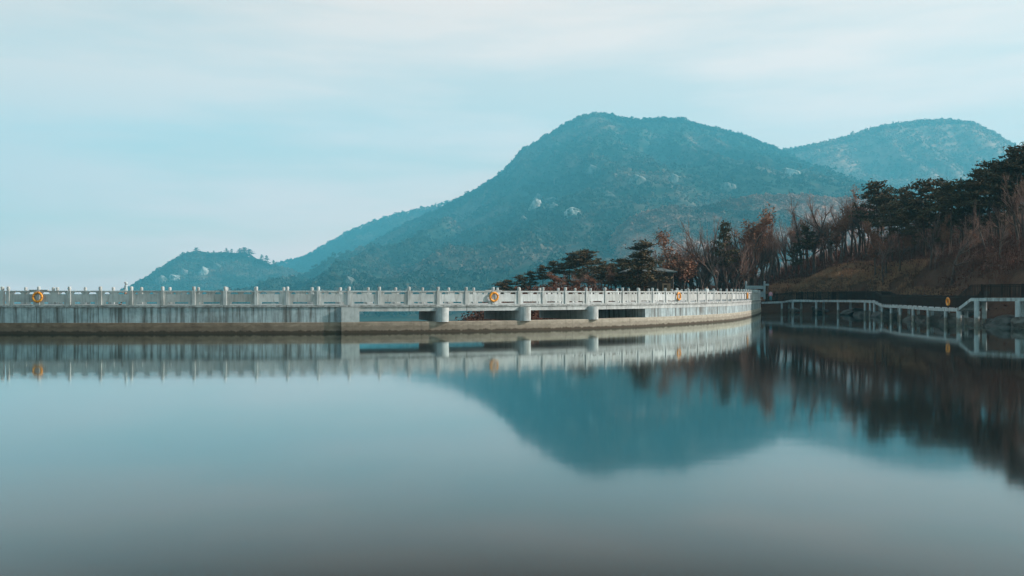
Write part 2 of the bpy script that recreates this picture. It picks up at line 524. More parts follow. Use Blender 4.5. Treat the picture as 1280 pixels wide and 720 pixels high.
# ------------------------------------------------------------------ lake, ground
SHORE = np.array([(38.4, 135.8), (41, 139.5), (45.5, 135), (49.3, 127), (49.8, 118), (49.0, 110), (47.0, 101), (45.6, 92), (45.2, 84.5), (46.2, 79), (47.5, 74.5), (56, 66), (66, 50), (78, 20), (80, -60)])
LAKE = np.vstack([FRONT.P[::4], FRONT.P[-1:], SHORE[1:], [(-112.5, -60)]])
def lake_sd(x, y):
    """distance to the lake outline (negative inside) and to its bridge part"""
    x = np.asarray(x, float).ravel(); y = np.asarray(y, float).ravel()
    n = len(LAKE); nd = len(FRONT.P[::4])
    best = np.full(x.shape, 1e9); dam = np.full(x.shape, 1e9); inside = np.zeros(x.shape, bool)
    for i in range(n):
        a = LAKE[i]; b = LAKE[(i + 1) % n]
        e = b - a; l2 = e @ e + 1e-12
        t = np.clip(((x - a[0]) * e[0] + (y - a[1]) * e[1]) / l2, 0, 1)
        d = np.hypot(x - a[0] - t * e[0], y - a[1] - t * e[1])
        best = np.minimum(best, d)
        if i < nd: dam = np.minimum(dam, d)
        c = (a[1] > y) != (b[1] > y)
        with np.errstate(divide='ignore', invalid='ignore'):
            xi = a[0] + (y - a[1]) * e[0] / (e[1] if e[1] != 0 else 1e-12)
        inside ^= c & (x < xi)
    return np.where(inside, -best, best), dam
def ground_z(x, y):
    sh = np.shape(x)
    x = np.asarray(x, float).ravel(); y = np.asarray(y, float).ravel()
    sd, dam = lake_sd(x, y)
    d = np.maximum(sd, 0)
    shore_near = sstep(0.5, 6, dam - d)               # 1 where the natural shore is the nearer edge
    # right bank: behind the bridge, low shelf; by the shore, a steep rocky bank, then the wooded slope
    shelf = -0.9 + 3.6 * sstep(7.5, 20, d)
    bank = 4.6 * sstep(0.0, 6.5, d) * (0.85 + 0.15 * vnoise(x * .3, y * .3, 3))
    z_r = shelf * (1 - shore_near) + np.maximum(bank, 0) * shore_near
    hill = 0.36 * np.maximum(0, x - 47) * sstep(0, 9, d) * (1 - 0.30 * sstep(112, 138, y))
    hill = 17 * (1 - np.exp(-hill / 17)) * sstep(-40, 30, y)
    far_hill = 0.10 * np.maximum(0, x - 36) * sstep(135, 160, y)
    mound = 1.1 * np.exp(-((x - 54) / 12) ** 2 - ((y - 144) / 14) ** 2) * sstep(1.0, 7, d)
    z_r = z_r + mound + hill + far_hill - 0.10 * np.maximum(0, y - 175)
    z_r = z_r + 0.5 * fbm(x * .12, y * .12, 5) * sstep(8, 16, d) + 0.25 * fbm(x * .6, y * .6, 9) * sstep(1, 5, d) * shore_near
    # left: the valley below the dam
    z_l = -24 + 23 * np.exp(-d / 30.0) - 22 * sstep(150, 800, d) + 1.5 * fbm(x * .03, y * .03, 11) * sstep(5, 40, d)
    w = sstep(-20, 3, x - 0.06 * (y - 100) + 3 * fbm(x * .05, y * .05, 21))
    w = np.where(y < 60, 1.0, w)
    z = z_l * (1 - w) + np.maximum(z_r, -46) * w
    z = z * (1 - sstep(4000, 5600, y)) + 0.5 * sstep(4000, 5600, y)
    z = np.where(sd < 0, -2.2 * sstep(0, 4, -sd) , z)
    return z.reshape(sh)
def gz(x, y): return float(ground_z(np.array([x]), np.array([y]))[0])

def seg(a, b, st): return list(np.arange(a, b, st))
gx = np.array(seg(-5600, -100, 150) + seg(-100, -20, 4) + seg(-20, 95, 1.0) + seg(95, 160, 4) + seg(160, 5601, 150))
gy = np.array(seg(-200, 40, 12) + seg(40, 60, 4) + seg(60, 165, 1.0) + seg(165, 240, 4) + seg(240, 5701, 100))
GX, GY = np.meshgrid(gx, gy)
GZ = ground_z(GX, GY)
nx, ny = len(gx), len(gy)
idx = np.arange(nx * ny).reshape(ny, nx)
quads = np.stack([idx[:-1, :-1], idx[:-1, 1:], idx[1:, 1:], idx[1:, :-1]], -1).reshape(-1, 4)
tag(mesh_obj('ground', np.stack([GX, GY, GZ], -1).reshape(-1, 3), quads, M['ground'], smooth=True), kind='structure')

# water sheet: the lake outline pushed a little under the bridge and the banks
k = N('lake_water', 0.05, 0.5)
k.base((0.007, 0.006, 0.005)); k.b.inputs['Specular IOR Level'].default_value = 0.0
pos = k.coord('Position', (0.35, 1.0, 1.0))
wv = k.noise(pos, 0.5, 3, 0.5)
wr = k.noise(k.coord('Position', (0.02, 0.05, 1)), 1.0, 2, 0.5)
gl = k.new('ShaderNodeBsdfGlossy'); gl.inputs['Color'].default_value = (0.90, 1, 1, 1)
k.link(k.mapr(wr, 0.3, 0.7, 0.025, 0.09), gl.inputs['Roughness'])
wb = k.new('ShaderNodeBump'); wb.inputs['Strength'].default_value = 0.10; wb.inputs['Distance'].default_value = 0.02
k.link(wv, wb.inputs['Height']); k.link(wb.outputs['Normal'], gl.inputs['Normal'])
lw = k.new('ShaderNodeLayerWeight'); lw.inputs['Blend'].default_value = 0.5
refl = k.ramp(lw.outputs['Facing'], [(0.0, 0.02), (0.45, 0.05), (0.69, 0.095), (0.826, 0.51), (0.93, 0.82), (1.0, 1.0)])
mx = k.new('ShaderNodeMixShader')
k.link(refl, mx.inputs['Fac']); k.link(k.b.outputs[0], mx.inputs[1]); k.link(gl.outputs[0], mx.inputs[2])
k.link(mx.outputs[0], k.t.nodes['Material Output'].inputs['Surface'])
WP = []
for s in np.linspace(0, SEND, 90): WP.append(FRONT.off(s, -0.35, 0.0))
for q in SHORE[1:]: WP.append(np.array([q[0] + 1.6, q[1] + (1.6 if q[1] > 133 else 0), 0.0]))
WP.append(np.array([-113.5, -61, 0.0])); WP.append(np.array([-113.5, 68, 0.0]))
tag(mesh_obj('water', WP, [tuple(range(len(WP) - 1, -1, -1))], k.m), kind='structure')

# ------------------------------------------------------------------ mountains
class Mountain:
    def __init__(self, prof, D, front, back, base, seed, amp=12, shape=1.0):
        self.px = np.array([p[0] for p in prof], float); self.py = np.array([p[1] for p in prof], float)
        self.D, self.front, self.back, self.base, self.seed, self.amp, self.shape = D, front, back, base, seed, amp, shape
    def h(self, x):
        px = 640 + F * np.asarray(x, float) / self.D
        y = np.interp(px, self.px, self.py)
        return CZ + (HZ - y) / F * self.D
    def z(self, x, y):
        x = np.asarray(x, float); y = np.asarray(y, float)
        t = y - self.D
        H = np.maximum(self.h(x) - self.base, 0)
        u = np.where(t < 0, -t / self.front, t / self.back)
        g = np.clip(1 - u, 0, 1) ** self.shape
        env = np.clip(np.abs(t) / 320, 0, 1) * np.clip(H / 210, 0, 1)
        rid = 1 - np.abs(fbm(x * .0040 + 0.4 * t * .0011, t * .0015, self.seed, 4)) * 2
        return self.base + H * g + env * g * (self.amp * (np.minimum(rid, 1) - 1) + self.amp * .18 * (fbm(x * .009, t * .009, self.seed + 5, 4) - .6))
    def xr(self): return (self.px[0] - 640) / F * self.D, (self.px[-1] - 640) / F * self.D
    def hit(self, px, py):
        for Y in np.arange(self.D - self.front, self.D + 20, 4.0):
            x = (px - 640) / F * Y
            if float(self.z(np.array([x]), np.array([Y]))[0]) >= z_of(py, Y): return x, Y, z_of(py, Y)
        return (px - 640) / F * self.D, self.D, z_of(py, self.D)
def make_mountain(name, m, mat, fmat, step, ntree, tree_r, seed, forest_label, tint=None):
    x0, x1 = m.xr()
    xs = np.arange(x0, x1 + step, step); ys = np.arange(m.D - m.front, m.D + m.back * .6, step * 1.3)
    X, Y = np.meshgrid(xs, ys); Z = m.z(X, Y)
    Z = Z + 4.0 * fbm(X * .07, Y * .07, seed, 2)
    nx, ny = len(xs), len(ys)
    idx = np.arange(nx * ny).reshape(ny, nx)
    q = np.stack([idx[:-1, :-1], idx[:-1, 1:], idx[1:, 1:], idx[1:, :-1]], -1).reshape(-1, 4)
    tag(mesh_obj(name, np.stack([X, Y, Z], -1).reshape(-1, 3), q, mat, smooth=True), kind='structure')
    # the wood that covers it: leaf sprays, thicker towards the skyline
    r = np.random.default_rng(seed)
    tx = r.uniform(x0, x1, ntree)
    u = r.uniform(0, 1, ntree)
    ty = m.D + 15 - u * (m.front * .97 + 15)
    keep = m.h(tx) > m.base + 6
    dens = fbm(tx * .0053, ty * .0053, seed + 50, 3) > -0.62
    keep &= dens
    tx, ty = tx[keep], ty[keep]
    # extra trees standing along the crest
    cx = r.uniform(x0, x1, ntree // 5); cy = m.D + r.uniform(-30, 10, len(cx))
    ck = (m.h(cx) > m.base + 6) & (fbm(cx * .013, cx * 0 + 3.3, seed + 51, 3) > -0.7)
    tx = np.concatenate([tx, cx[ck]]); ty = np.concatenate([ty, cy[ck]])
    tz = m.z(tx, ty)
    clear = np.ones(len(tx), bool)                       # bare rock carries no trees, nor does the slope just in front of it
    for (cm, cpx, cpy, cw, ch, *_), (qx, qy, qz) in zip(CRAGS, CRAGP):
        if cm is m:
            sc = qy / F
            clear &= (r.uniform(0, 1, len(tx)) < .10) | ~((np.abs(tx - qx) < cw * sc * 1.15) & (ty < qy + ch * sc) & (ty > qy - ch * sc * 2.6))
    tx, ty, tz = tx[clear], ty[clear], tz[clear]
    hgt = tree_r * r.uniform(0.5, 1.0, len(tx)) ** 1.0 * (1 + 0.6 * (r.uniform(0, 1, len(tx)) > .9))
    nq = 14
    n = len(tx)
    off = r.normal(0, 1, (n, nq, 3)); off /= np.linalg.norm(off, axis=2, keepdims=True); off[:, :, 2] = np.abs(off[:, :, 2]) * 1.2 - .3
    c = np.stack([tx, ty, tz], 1)[:, None, :] + off * r.uniform(.55, 1.1, (n, nq, 1)) * np.stack([hgt * .42, hgt * .42, hgt * .46], 1)[:, None, :]
    c[:, :, 2] += (hgt * .45)[:, None]
    nm = off + r.normal(0, .35, (n, nq, 3)); nm /= np.linalg.norm(nm, axis=2, keepdims=True)   # leaf sprays face outwards from the crown
    a = np.cross(nm, r.normal(0, 1, (n, nq, 3))); a /= np.linalg.norm(a, axis=2, keepdims=True)
    b = np.cross(nm, a)
    sz = (hgt[:, None] * r.uniform(.14, .30, (n, nq)))[:, :, None]
    P = np.stack([c - a * sz - b * sz * .5, c + a * sz - b * sz * .3, c + a * sz * .8 + b * sz * .5, c - a * sz * .7 + b * sz * .45], 2).reshape(-1, 3)
    Q = np.arange(len(P)).reshape(-1, 4)
    tag(mesh_obj('forest', P, Q, fmat), forest_label, 'forest', kind='stuff')
    return m
MAIN = Mountain([(425, 372), (440, 338), (455, 318), (470, 303), (510, 281), (550, 263), (580, 247), (600, 237), (620, 223), (640, 206), (650, 191), (670, 180), (690, 167), (710, 156),
                 (725, 148), (742, 144), (760, 145), (780, 150), (800, 152), (820, 150), (850, 150), (870, 156), (900, 164), (930, 172), (960, 184), (980, 191), (1005, 206), (1040, 228), (1090, 264), (1150, 312), (1230, 372)],
                4100, 2750, 1080, -52, 101, 120)
RIGHT = Mountain([(860, 250), (900, 225), (940, 202), (980, 189), (1020, 182), (1060, 172), (1100, 160), (1140, 154), (1180, 151), (1210, 154), (1240, 167), (1262, 180), (1290, 205), (1340, 250), (1420, 320)],
                 4600, 1700, 240, -40, 202, 100)
HEAD = Mountain([(168, 380), (181, 361), (188, 351), (193, 347), (197, 340), (206, 334), (215, 327), (222, 325), (229, 319), (238, 317), (246, 315), (258, 317), (266, 318), (274, 317), (290, 318), (302, 317), (314, 321), (320, 325), (330, 327), (338, 333), (345, 334), (370, 341), (400, 350), (440, 360), (480, 372)], 3700, 640, 540, -52, 303, 45)
BACK = Mountain([(300, 360), (330, 340), (350, 330), (380, 322), (410, 305), (440, 288), (480, 273), (520, 263), (560, 254), (620, 250), (700, 290), (760, 340)], 5200, 1000, 400, -52, 404, 80)
FOOT = Mountain([(690, 368), (730, 338), (765, 296), (785, 276), (810, 266), (840, 259), (870, 262), (900, 255), (940, 246), (1000, 246), (1060, 250), (1120, 256), (1180, 262), (1240, 270), (1300, 280), (1380, 300), (1480, 330)],
                1950, 620, 520, -52, 505, 40)
CRAGS = [
    (MAIN, 718, 267, 9, 7, .2, 'largest bright boulder crag on the flank of the main mountain'),
    (MAIN, 666, 262, 5, 14, .5, 'tall narrow pale crag left of the bright boulder on the main mountain'),
    (MAIN, 673, 249, 4, 6, .6, 'small pale crag topping the tall narrow crag on the main mountain'),
    (MAIN, 692, 249, 9, 3, -.3, 'thin bright ledge of rock above the bright boulder'),
    (MAIN, 693, 261, 5, 6, .4, 'greyish crag between the tall narrow crag and the bright boulder'),
    (MAIN, 655, 275, 4, 4, .5, 'small pale rock at the foot of the tall narrow crag'),
    (MAIN, 762, 247, 7, 6, .5, 'dull rock slab right of and above the bright boulder'),
    (MAIN, 798, 228, 9, 8, .3, 'hazy rock patch high on the middle of the main mountain'),
    (MAIN, 842, 226, 6, 8, .3, 'hazy narrow rock face under the second summit of the main mountain'),
    (MAIN, 745, 216, 10, 7, .3, 'faint broad rock patch below the main summit'),
    (MAIN, 697, 226, 4, 4, .0, 'tiny pale rock on the slope above the thin bright ledge'),
    (MAIN, 576, 277, 6, 6, .4, 'grey rock far down the left shoulder of the main mountain'),
    (MAIN, 912, 236, 8, 7, .2, 'pale grey rock slab on the right flank of the main mountain'),
    (MAIN, 991, 220, 9, 8, .2, 'bright white crag on the right shoulder above the bare trees'),
    (HEAD, 219, 349, 6, 5, .2, 'pinkish boulder crag on the headland'),
    (HEAD, 229, 342, 4, 6, .5, 'slanting pale crag beside the pinkish boulder on the headland'),
    (HEAD, 255, 342, 5, 7, .4, 'pale rock face in the middle of the headland'),
    (HEAD, 203, 352, 5, 6, .4, 'steep dull rock at the left end of the headland'),
    (HEAD, 272, 335, 4, 5, .2, 'small rock under the upright tree on the headland'),
    (BACK, 410, 337, 5, 6, .2, 'pale rock above the bridge railing at the end of the back ridge'),
    (BACK, 424, 330, 5, 8, .4, 'faint rock face where the back ridge meets the main mountain'),
    (MAIN, 437, 356, 5, 9, .3, 'greyish crag at the bottom left corner of the main mountain'),
]
CRAGP = [m.hit(px, py) for m, px, py, *_ in CRAGS]
make_mountain('mountain', MAIN, M['forest'], M['forest'], 16.0, 30000, 16.0, 11, 'dark pine wood covering the main mountain')
make_mountain('far_mountain', RIGHT, M['palewood'], M['palewood'], 22.0, 17000, 19.0, 12, 'hazy wood covering the far right mountain')
make_mountain('headland', HEAD, M['forest'], M['forest'], 13.0, 9000, 11.0, 13, 'scrub wood covering the low headland on the left')
make_mountain('back_ridge', BACK, M['forest'], M['forest'], 20.0, 9000, 16.0, 14, 'pale wood on the ridge sloping down behind the main mountain')
make_mountain('foothill', FOOT, M['brownforest'], M['brownforest'], 9.0, 22000, 8.0, 15, 'rusty leafless wood on the foothill below the main mountain')

def rock_mesh(name, seed, r, mat, sub=3, rug=1.0):
    bm = bmesh.new()
    bmesh.ops.create_icosphere(bm, subdivisions=sub, radius=1.0)
    o3 = Vector((seed * 7.3, seed * 3.1, seed * 1.7))
    for v in bm.verts:
        p = v.co.copy()
        d = 1 + rug * 0.42 * mnoise.noise(p * 1.1 + o3) + rug * 0.22 * mnoise.noise(p * 2.6 + o3) + rug * 0.10 * mnoise.noise(p * 6 + o3)
        q = p * d
        for nrm, lim in (((.8, -.5, .33), .72), ((-.6, -.7, .4), .78), ((.1, -.2, .97), .66), ((.2, -.97, .1), .74)):
            n = Vector(nrm).normalized(); e = q.dot(n) - lim
            if e > 0: q -= n * e * .85
        v.co = Vector((q.x * r[0], q.y * r[1], q.z * r[2]))
    me = bpy.data.meshes.new(name); bm.to_mesh(me); bm.free()
    me.materials.append(mat)
    me.polygons.foreach_set('use_smooth', np.zeros(len(me.polygons), dtype=bool))
    o = bpy.data.objects.new(name, me); COL.objects.link(o)
    return o
for i, (m, px, py, w, h, tilt, lab) in enumerate(CRAGS):
    x, y, z = CRAGP[i]
    sc = y / F
    o = rock_mesh('rock_outcrop', i + 1, (w * sc * 1.2, w * sc * 1.0, h * sc * 1.3), M['dullcliff'] if (m is HEAD and i % 2) or any(q in lab for q in ('hazy', 'faint', 'dull', 'grey', 'tiny', 'small')) else M['cliff'], 5, 1.4)
    o.location = (x, y - h * sc * .35, z); o.rotation_euler = (0, tilt, 0)
    tag(o, lab, 'rock outcrop', 'pale rock outcrops on the mountains')

# ------------------------------------------------------------------ haze
k = bpy.data.materials.new('air_haze'); k.use_nodes = True
k.node_tree.nodes.clear()
vo = k.node_tree.nodes.new('ShaderNodeOutputMaterial'); vp = k.node_tree.nodes.new('ShaderNodeVolumePrincipled')
vp.inputs['Color'].default_value = HAZE_COLOR
vp.inputs['Density'].default_value = HAZE_DENSITY
vp.inputs['Anisotropy'].default_value = 0.0
k.node_tree.links.new(vp.outputs['Volume'], vo.inputs['Volume'])
hb = MB(); hb.box((0, 2800, 525), (11600, 6200, 1170))
tag(hb.build('haze', k), 'pale teal haze in the air', 'haze', kind='stuff')

# ------------------------------------------------------------------ the bridge
s_block0 = FRONT.s_at_px(427); s_block1 = FRONT.s_at_px(449)
s_abut = FRONT.s_at_px(807)
bridge = empty('bridge', FRONT.off(S0, 0, 0))
tag(bridge, 'long curved concrete bridge with spillway openings crossing the lake', 'bridge')
def bsweep(name, prof, s0, s1, mat, step=1.0):
    o = sweep(name, prof, s0, s1, mat, None, step)
    o.parent = bridge; o.matrix_parent_inverse = Matrix.Translation(bridge.location).inverted()
    return o
def badopt(mb, name, mat, **kw):
    o = mb.build(name, mat, **kw); o.parent = bridge; o.matrix_parent_inverse = Matrix.Translation(bridge.location).inverted(); return o
bsweep('deck', [(0.0, UNDER), (0.0, DECK - .16), (0.07, DECK - .14), (0.07, DECK), (-WID - .07, DECK), (-WID - .07, DECK - .14), (-WID, DECK - .16), (-WID, UNDER)], 0, SEND, M['deck'])
bsweep('retaining_wall', [(-0.28, 0.3), (-0.28, UNDER - .003), (-WID + .28, UNDER - .003), (-WID + .28, 0.3)], 0, s_block0 + .1, M['wall']).name = 'retaining_wall'
bsweep('wall_facing', [(0.004, 0.78), (0.004, DECK - .165), (-0.26, UNDER - .006), (-0.26, 0.78)], 0, s_block0 - .02, M['wall'])
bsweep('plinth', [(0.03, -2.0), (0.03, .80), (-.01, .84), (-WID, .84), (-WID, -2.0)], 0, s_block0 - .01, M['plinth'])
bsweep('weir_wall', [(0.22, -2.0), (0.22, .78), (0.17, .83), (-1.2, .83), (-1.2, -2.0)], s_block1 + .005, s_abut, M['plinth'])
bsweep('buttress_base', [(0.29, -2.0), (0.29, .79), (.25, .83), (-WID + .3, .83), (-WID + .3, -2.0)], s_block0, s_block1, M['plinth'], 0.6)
bsweep('buttress', [(0.27, .834), (0.27, DECK - .165), (-WID + .3, UNDER - .004), (-WID + .3, .834)], s_block0, s_block1, M['pier'], 0.6)
bsweep('abutment_wall', [(-0.04, 0.2), (-0.04, UNDER + .14), (-WID + .3, UNDER - .004), (-WID + .3, .2)], s_abut, SEND, M['wall'])
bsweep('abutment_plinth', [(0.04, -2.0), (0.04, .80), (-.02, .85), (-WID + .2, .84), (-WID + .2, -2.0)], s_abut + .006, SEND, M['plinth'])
for px in (553.5, 656.5, 742):
    s = FRONT.s_at_px(px, 0.2)
    c = FRONT.off(s, 0.0); a = FRONT.ang(s)
    hw = 0.5; prof = []
    for i in range(13):                                  # rounded nose towards the lake
        t = math.pi * i / 12
        prof.append((hw * math.cos(t), 0.10 + hw * math.sin(t) * .9))
    prof += [(-hw, -WID + .4), (hw, -WID + .4)]
    V = []
    for z in (0.80, UNDER + .27):
        for (u, o) in prof:
            zz = z if (z < 1 or o > 0.09) else UNDER - .005
            V.append((c[0] + math.cos(a) * u + math.sin(a) * o, c[1] + math.sin(a) * u - math.cos(a) * o, zz))
    n = len(prof)
    Fc = [(i, (i + 1) % n, n + (i + 1) % n, n + i) for i in range(n)] + [tuple(range(n - 1, -1, -1)), tuple(n + i for i in range(n))]
    mb = MB(); mb.add(V, [f[::-1] for f in Fc])
    badopt(mb, 'pier', M['pier'])
bsweep('spillway_apron', [(-1.2, -.6), (-1.2, .25), (-WID - 4, -.6), (-WID - 4, -2.0)], s_block1 + .1, s_abut - .1, M['plinth'])

# ------------------------------------------------------------------ balustrades
PITCH = 2.2935
def balustrade(path, slist, label, inset, ring_posts=()):
    root = empty('balustrade', tuple(path.off(slist[0], inset, DECK)))
    tag(root, label, 'balustrade', 'stone balustrades along the bridge')
    org = np.array(root.location)
    for s in slist:
        p = path.off(s, inset, DECK); a = path.ang(s)
        mb = MB(); mb.box((p[0], p[1], DECK + .555), (.25, .25, 1.11), a)
        po = mb.build('post', M['stone'], root, bevel=.012, offset=org)
        mb = MB(); mb.lathe((p[0], p[1], DECK + 1.11), [(.085, 0), (.085, .03), (.118, .05), (.122, .25), (.10, .29), (.03, .30)], 12)
        fi = mb.build('finial', M['stone'], po, offset=org)
    for s0, s1 in zip(slist[:-1], slist[1:]):
        if s1 - s0 > PITCH * 1.3 or s1 - s0 < 1.0: continue
        p0 = path.off(s0, inset); p1 = path.off(s1, inset)
        d = p1 - p0; ln = np.linalg.norm(d); t = d / ln; a = math.atan2(t[1], t[0])
        q0 = p0 + t * .118; q1 = p1 - t * .118; c = (p0 + p1) / 2; li = ln - .236
        mb = MB(); mb.box((c[0], c[1], DECK + 1.045), (li, .17, .11), a)
        mb.build('handrail', M['stone'], root, bevel=.015, offset=org)
        mb = MB()
        # slab with a raised middle and two lotus brackets under the handrail
        mb.box((c[0], c[1], DECK + .535), (li, .11, .59), a)
        nrm = np.array([t[1], -t[0], 0])
        for u0, u1, v0, v1 in ((-.14, .14, -.27, .27), (-li / 2, -li / 2 + .13, -li / 2, -li / 2 + .25), (li / 2 - .13, li / 2, li / 2 - .25, li / 2)):
            V = []
            for sg in (-.045, .045):
                for (u, z) in ((u0, .832), (u1, .832), (v1, .988), (v0, .988)):
                    q = c + t * u + nrm * sg; V.append((q[0], q[1], DECK + z))
            mb.add(V, [(0, 1, 2, 3), (7, 6, 5, 4), (4, 5, 1, 0), (5, 6, 2, 1), (6, 7, 3, 2), (7, 4, 0, 3)])
        for u in (-li / 2 + .14, li / 2 - .14):
            q = c + t * u; mb.box((q[0], q[1], DECK + .145), (.28, .10, .188), a)
        mb.build('panel', M['stone'], root, offset=org)
        mb = MB(); mb.box((c[0], c[1], DECK + .026), (li, .20, .048), a)
        mb.build('kerb', M['stone'], root, offset=org)
    for s in ring_posts:
        p = path.off(s, inset); a = path.ang(s)
        mb = MB(); 
        for sg in (-1, 1):
            q = path.off(s + sg * .42, inset); mb.box((q[0], q[1], DECK + 1.135), (.56, .20, .07), a)
        mb.build('bracket', M['stone'], root, offset=org)
    return root
INF, INR = -0.16, 0.16
s_first = FRONT.s_at_px(10.7, INF)
front_s = [s_first + i * PITCH for i in range(int((SEND - s_first - .2) / PITCH) + 1)]
ring_s = [front_s[int(np.argmin([abs(640 + F * FRONT.off(s, INF)[0] / FRONT.off(s, INF)[1] - px) for s in front_s]))] for px in (47, 619, 849, 932)]
balustrade(FRONT, front_s, 'long pale stone balustrade on the lake side of the bridge', INF, ring_s[:3])
sl = FRONT.s_at_px(3.0, INF)
balustrade(FRONT, [sl - i * PITCH for i in range(12)][::-1], 'end of the stone balustrade cut by the left edge beyond the joint', INF)
s_r = REAR.s_at_px(72, INR)
balustrade(REAR, [s_r + i * PITCH for i in range(int((REAR.len - s_r - .2) / PITCH) + 1)], 'rear stone balustrade showing its finials behind the lake side one', INR)
s_r2 = REAR.s_at_px(66.5, INR)
balustrade(REAR, [s_r2 - i * PITCH for i in range(12)][::-1], 'rear stone balustrade at far left behind the orange ring', INR)

# ------------------------------------------------------------------ life rings
def life_ring(p, ang, label, R=.33, r=.085):
    root = empty('life_ring', p, ang)
    root.rotation_euler = (.06 * math.sin(p[0] * 3.1), .5 * math.sin(p[0] * 1.7), ang)
    tag(root, label, 'life ring', 'orange life rings')
    def torus(a0, a1, rr, n, k):
        V = []; Fc = []
        for i in range(n + 1):
            a = a0 + (a1 - a0) * i / n
            for j in range(k):
                b = 2 * math.pi * j / k
                w = R + rr * math.cos(b)
                V.append((w * math.cos(a), rr * .8 * math.sin(b), w * math.sin(a)))
        for i in range(n):
            for j in range(k):
                jj = (j + 1) % k
                Fc.append((i * k + j, i * k + jj, (i + 1) * k + jj, (i + 1) * k + j))
        return V, Fc
    V, Fc = torus(0, 2 * math.pi, r, 40, 14)
    mesh_obj('ring', V, Fc, M['orange'], root, True)
    for i in range(4):
        a = math.pi / 4 + i * math.pi / 2 - .8
        V, Fc = torus(a - .10, a + .10, r + .006, 4, 14)
        mesh_obj('band', V, Fc, M['band'], root, True)
    return root
for s, lab in zip(ring_s, ('orange life ring on the balustrade post near the left edge', 'orange life ring on the balustrade above the spillway openings',
                           'orange life ring on the balustrade left of the far end, seen at a slant', 'tiny orange life ring at the far end of the bridge, seen edge on')):
    p = FRONT.off(s, INF + .20, DECK + .62)
    life_ring(tuple(p), FRONT.ang(s), lab)

# ------------------------------------------------------------------ gate at the far end of the bridge
g0 = at(932.5, 137.2); g1 = at(955.5, 136.8)
gate = empty('gate', ((g0.x + g1.x) / 2, (g0.y + g1.y) / 2, DECK), math.atan2(g1.y - g0.y, g1.x - g0.x))
tag(gate, 'pale stone gateway of two posts and cross panel at the bridge end', 'gate')
gw = (g1 - g0).length
for sg in (-1, 1):
    mb = MB(); mb.box((sg * gw / 2, 0, 1.2), (.30, .30, 2.4)); po = mb.build('post', M['shaded_gatestone'], gate, bevel=.02)
    mb = MB(); mb.lathe((sg * gw / 2, 0, 2.4), [(.12, 0), (.15, .06), (.15, .34), (.05, .42)], 12); mb.build('finial', M['shaded_gatestone'], po)
mb = MB(); mb.box((0, 0, 1.86), (gw - .304, .16, .5)); mb.build('cross_panel', M['shaded_gatestone'], gate, bevel=.02)
mb = MB(); mb.box((0, 0, .78), (gw - .304, .14, .85)); mb.build('lower_panel', M['shaded_gatestone'], gate, bevel=.02)
mb = MB(); mb.box((gw / 2 + .42, 0, 2.25), (.52, .10, .30)); mb.build('side_board', M['shaded_gatestone'], gate, bevel=.02)

# ------------------------------------------------------------------ boardwalk
BW = np.array([(38.9, 137.2, 1.70), (41.9, 136.2, 1.82), (42.6, 133.6, 2.08), (45.2, 131.2, 2.04), (46.7, 126, 2.08), (47.0, 117, 2.12), (46.8, 113.6, 2.06), (46.1, 109.6, 1.62),
               (44.4, 103, 1.64), (43.6, 98.8, 1.68), (43.0, 94.3, 1.64), (42.3, 89.4, 1.60), (41.9, 85, 1.60), (41.65, 82.1, 1.63), (42.1, 80.6, 2.60), (44.6, 77.6, 2.63), (52, 72.5, 2.63)])
BWP = Path(BW)
board = empty('boardwalk', tuple(BW[0]))
tag(board, 'pale edged boardwalk on round piles along the right shore', 'boardwalk')
borg = np.array(board.location)
BWW = 1.9
def bw(s, o, dz=0.0):
    p = BWP.p(s); t = BWP.tan(s)
    return np.array([p[0] - t[1] * o, p[1] + t[0] * o, p[2] + dz])     # o > 0 lies towards the land
stn = sorted(set(list(BWP.s) + list(np.arange(0, BWP.len, 1.5))))
def strip(name, o0, o1, z0, z1, mat):
    V = []; Fc = []
    for s in stn:
        V += [bw(s, o0, z0), bw(s, o1, z0), bw(s, o1, z1), bw(s, o0, z1)]
    for i in range(len(stn) - 1):
        for j in range(4):
            jj = (j + 1) % 4
            Fc.append((i * 4 + j, (i + 1) * 4 + j, (i + 1) * 4 + jj, i * 4 + jj))
    n = (len(stn) - 1) * 4
    Fc += [(0, 1, 2, 3), (n + 3, n + 2, n + 1, n)]
    return mesh_obj(name, np.array(V) - borg, Fc, mat, board)
strip('edge_beam', -.12, .12, -.30, 0.0, M['edge'])
strip('edge_beam', BWW - .12, BWW + .12, -.30, 0.0, M['edge'])
strip('deck', .123, BWW - .123, -.16, -.02, M['pier'])
for i, (x, y, z) in enumerate([(41.8, 136.3, 1.8), (42.55, 133.4, 2.1), (45.3, 131, 2.04), (46.7, 126, 2.08), (46.95, 117, 2.12), (46.9, 115.2, 2.1), (46.7, 113.4, 2.04), (46.1, 109.6, 1.62), (44.4, 103, 1.64), (43.6, 98.8, 1.68),
                              (43.0, 94.3, 1.64), (42.3, 89.4, 1.60), (41.9, 85, 1.60), (41.65, 82, 1.63), (42.35, 80.2, 2.6), (44.6, 77.6, 2.63), (48.5, 74.9, 2.63)]):
    s = BWP.s[np.argmin(np.linalg.norm(BW[:, :2] - (x, y), axis=1))]
    r = .215 if i >= 13 else .165
    for o in (0.0, BWW):
        q = bw(s, o); t = np.array([x, y]) if o == 0 else q[:2]
        mb = MB(); mb.lathe((t[0], t[1], -1.2), [(r, 0), (r, z - .30 + 1.2 + .02)], 14)
        mb.build('pile', M['pile'], board, offset=borg)
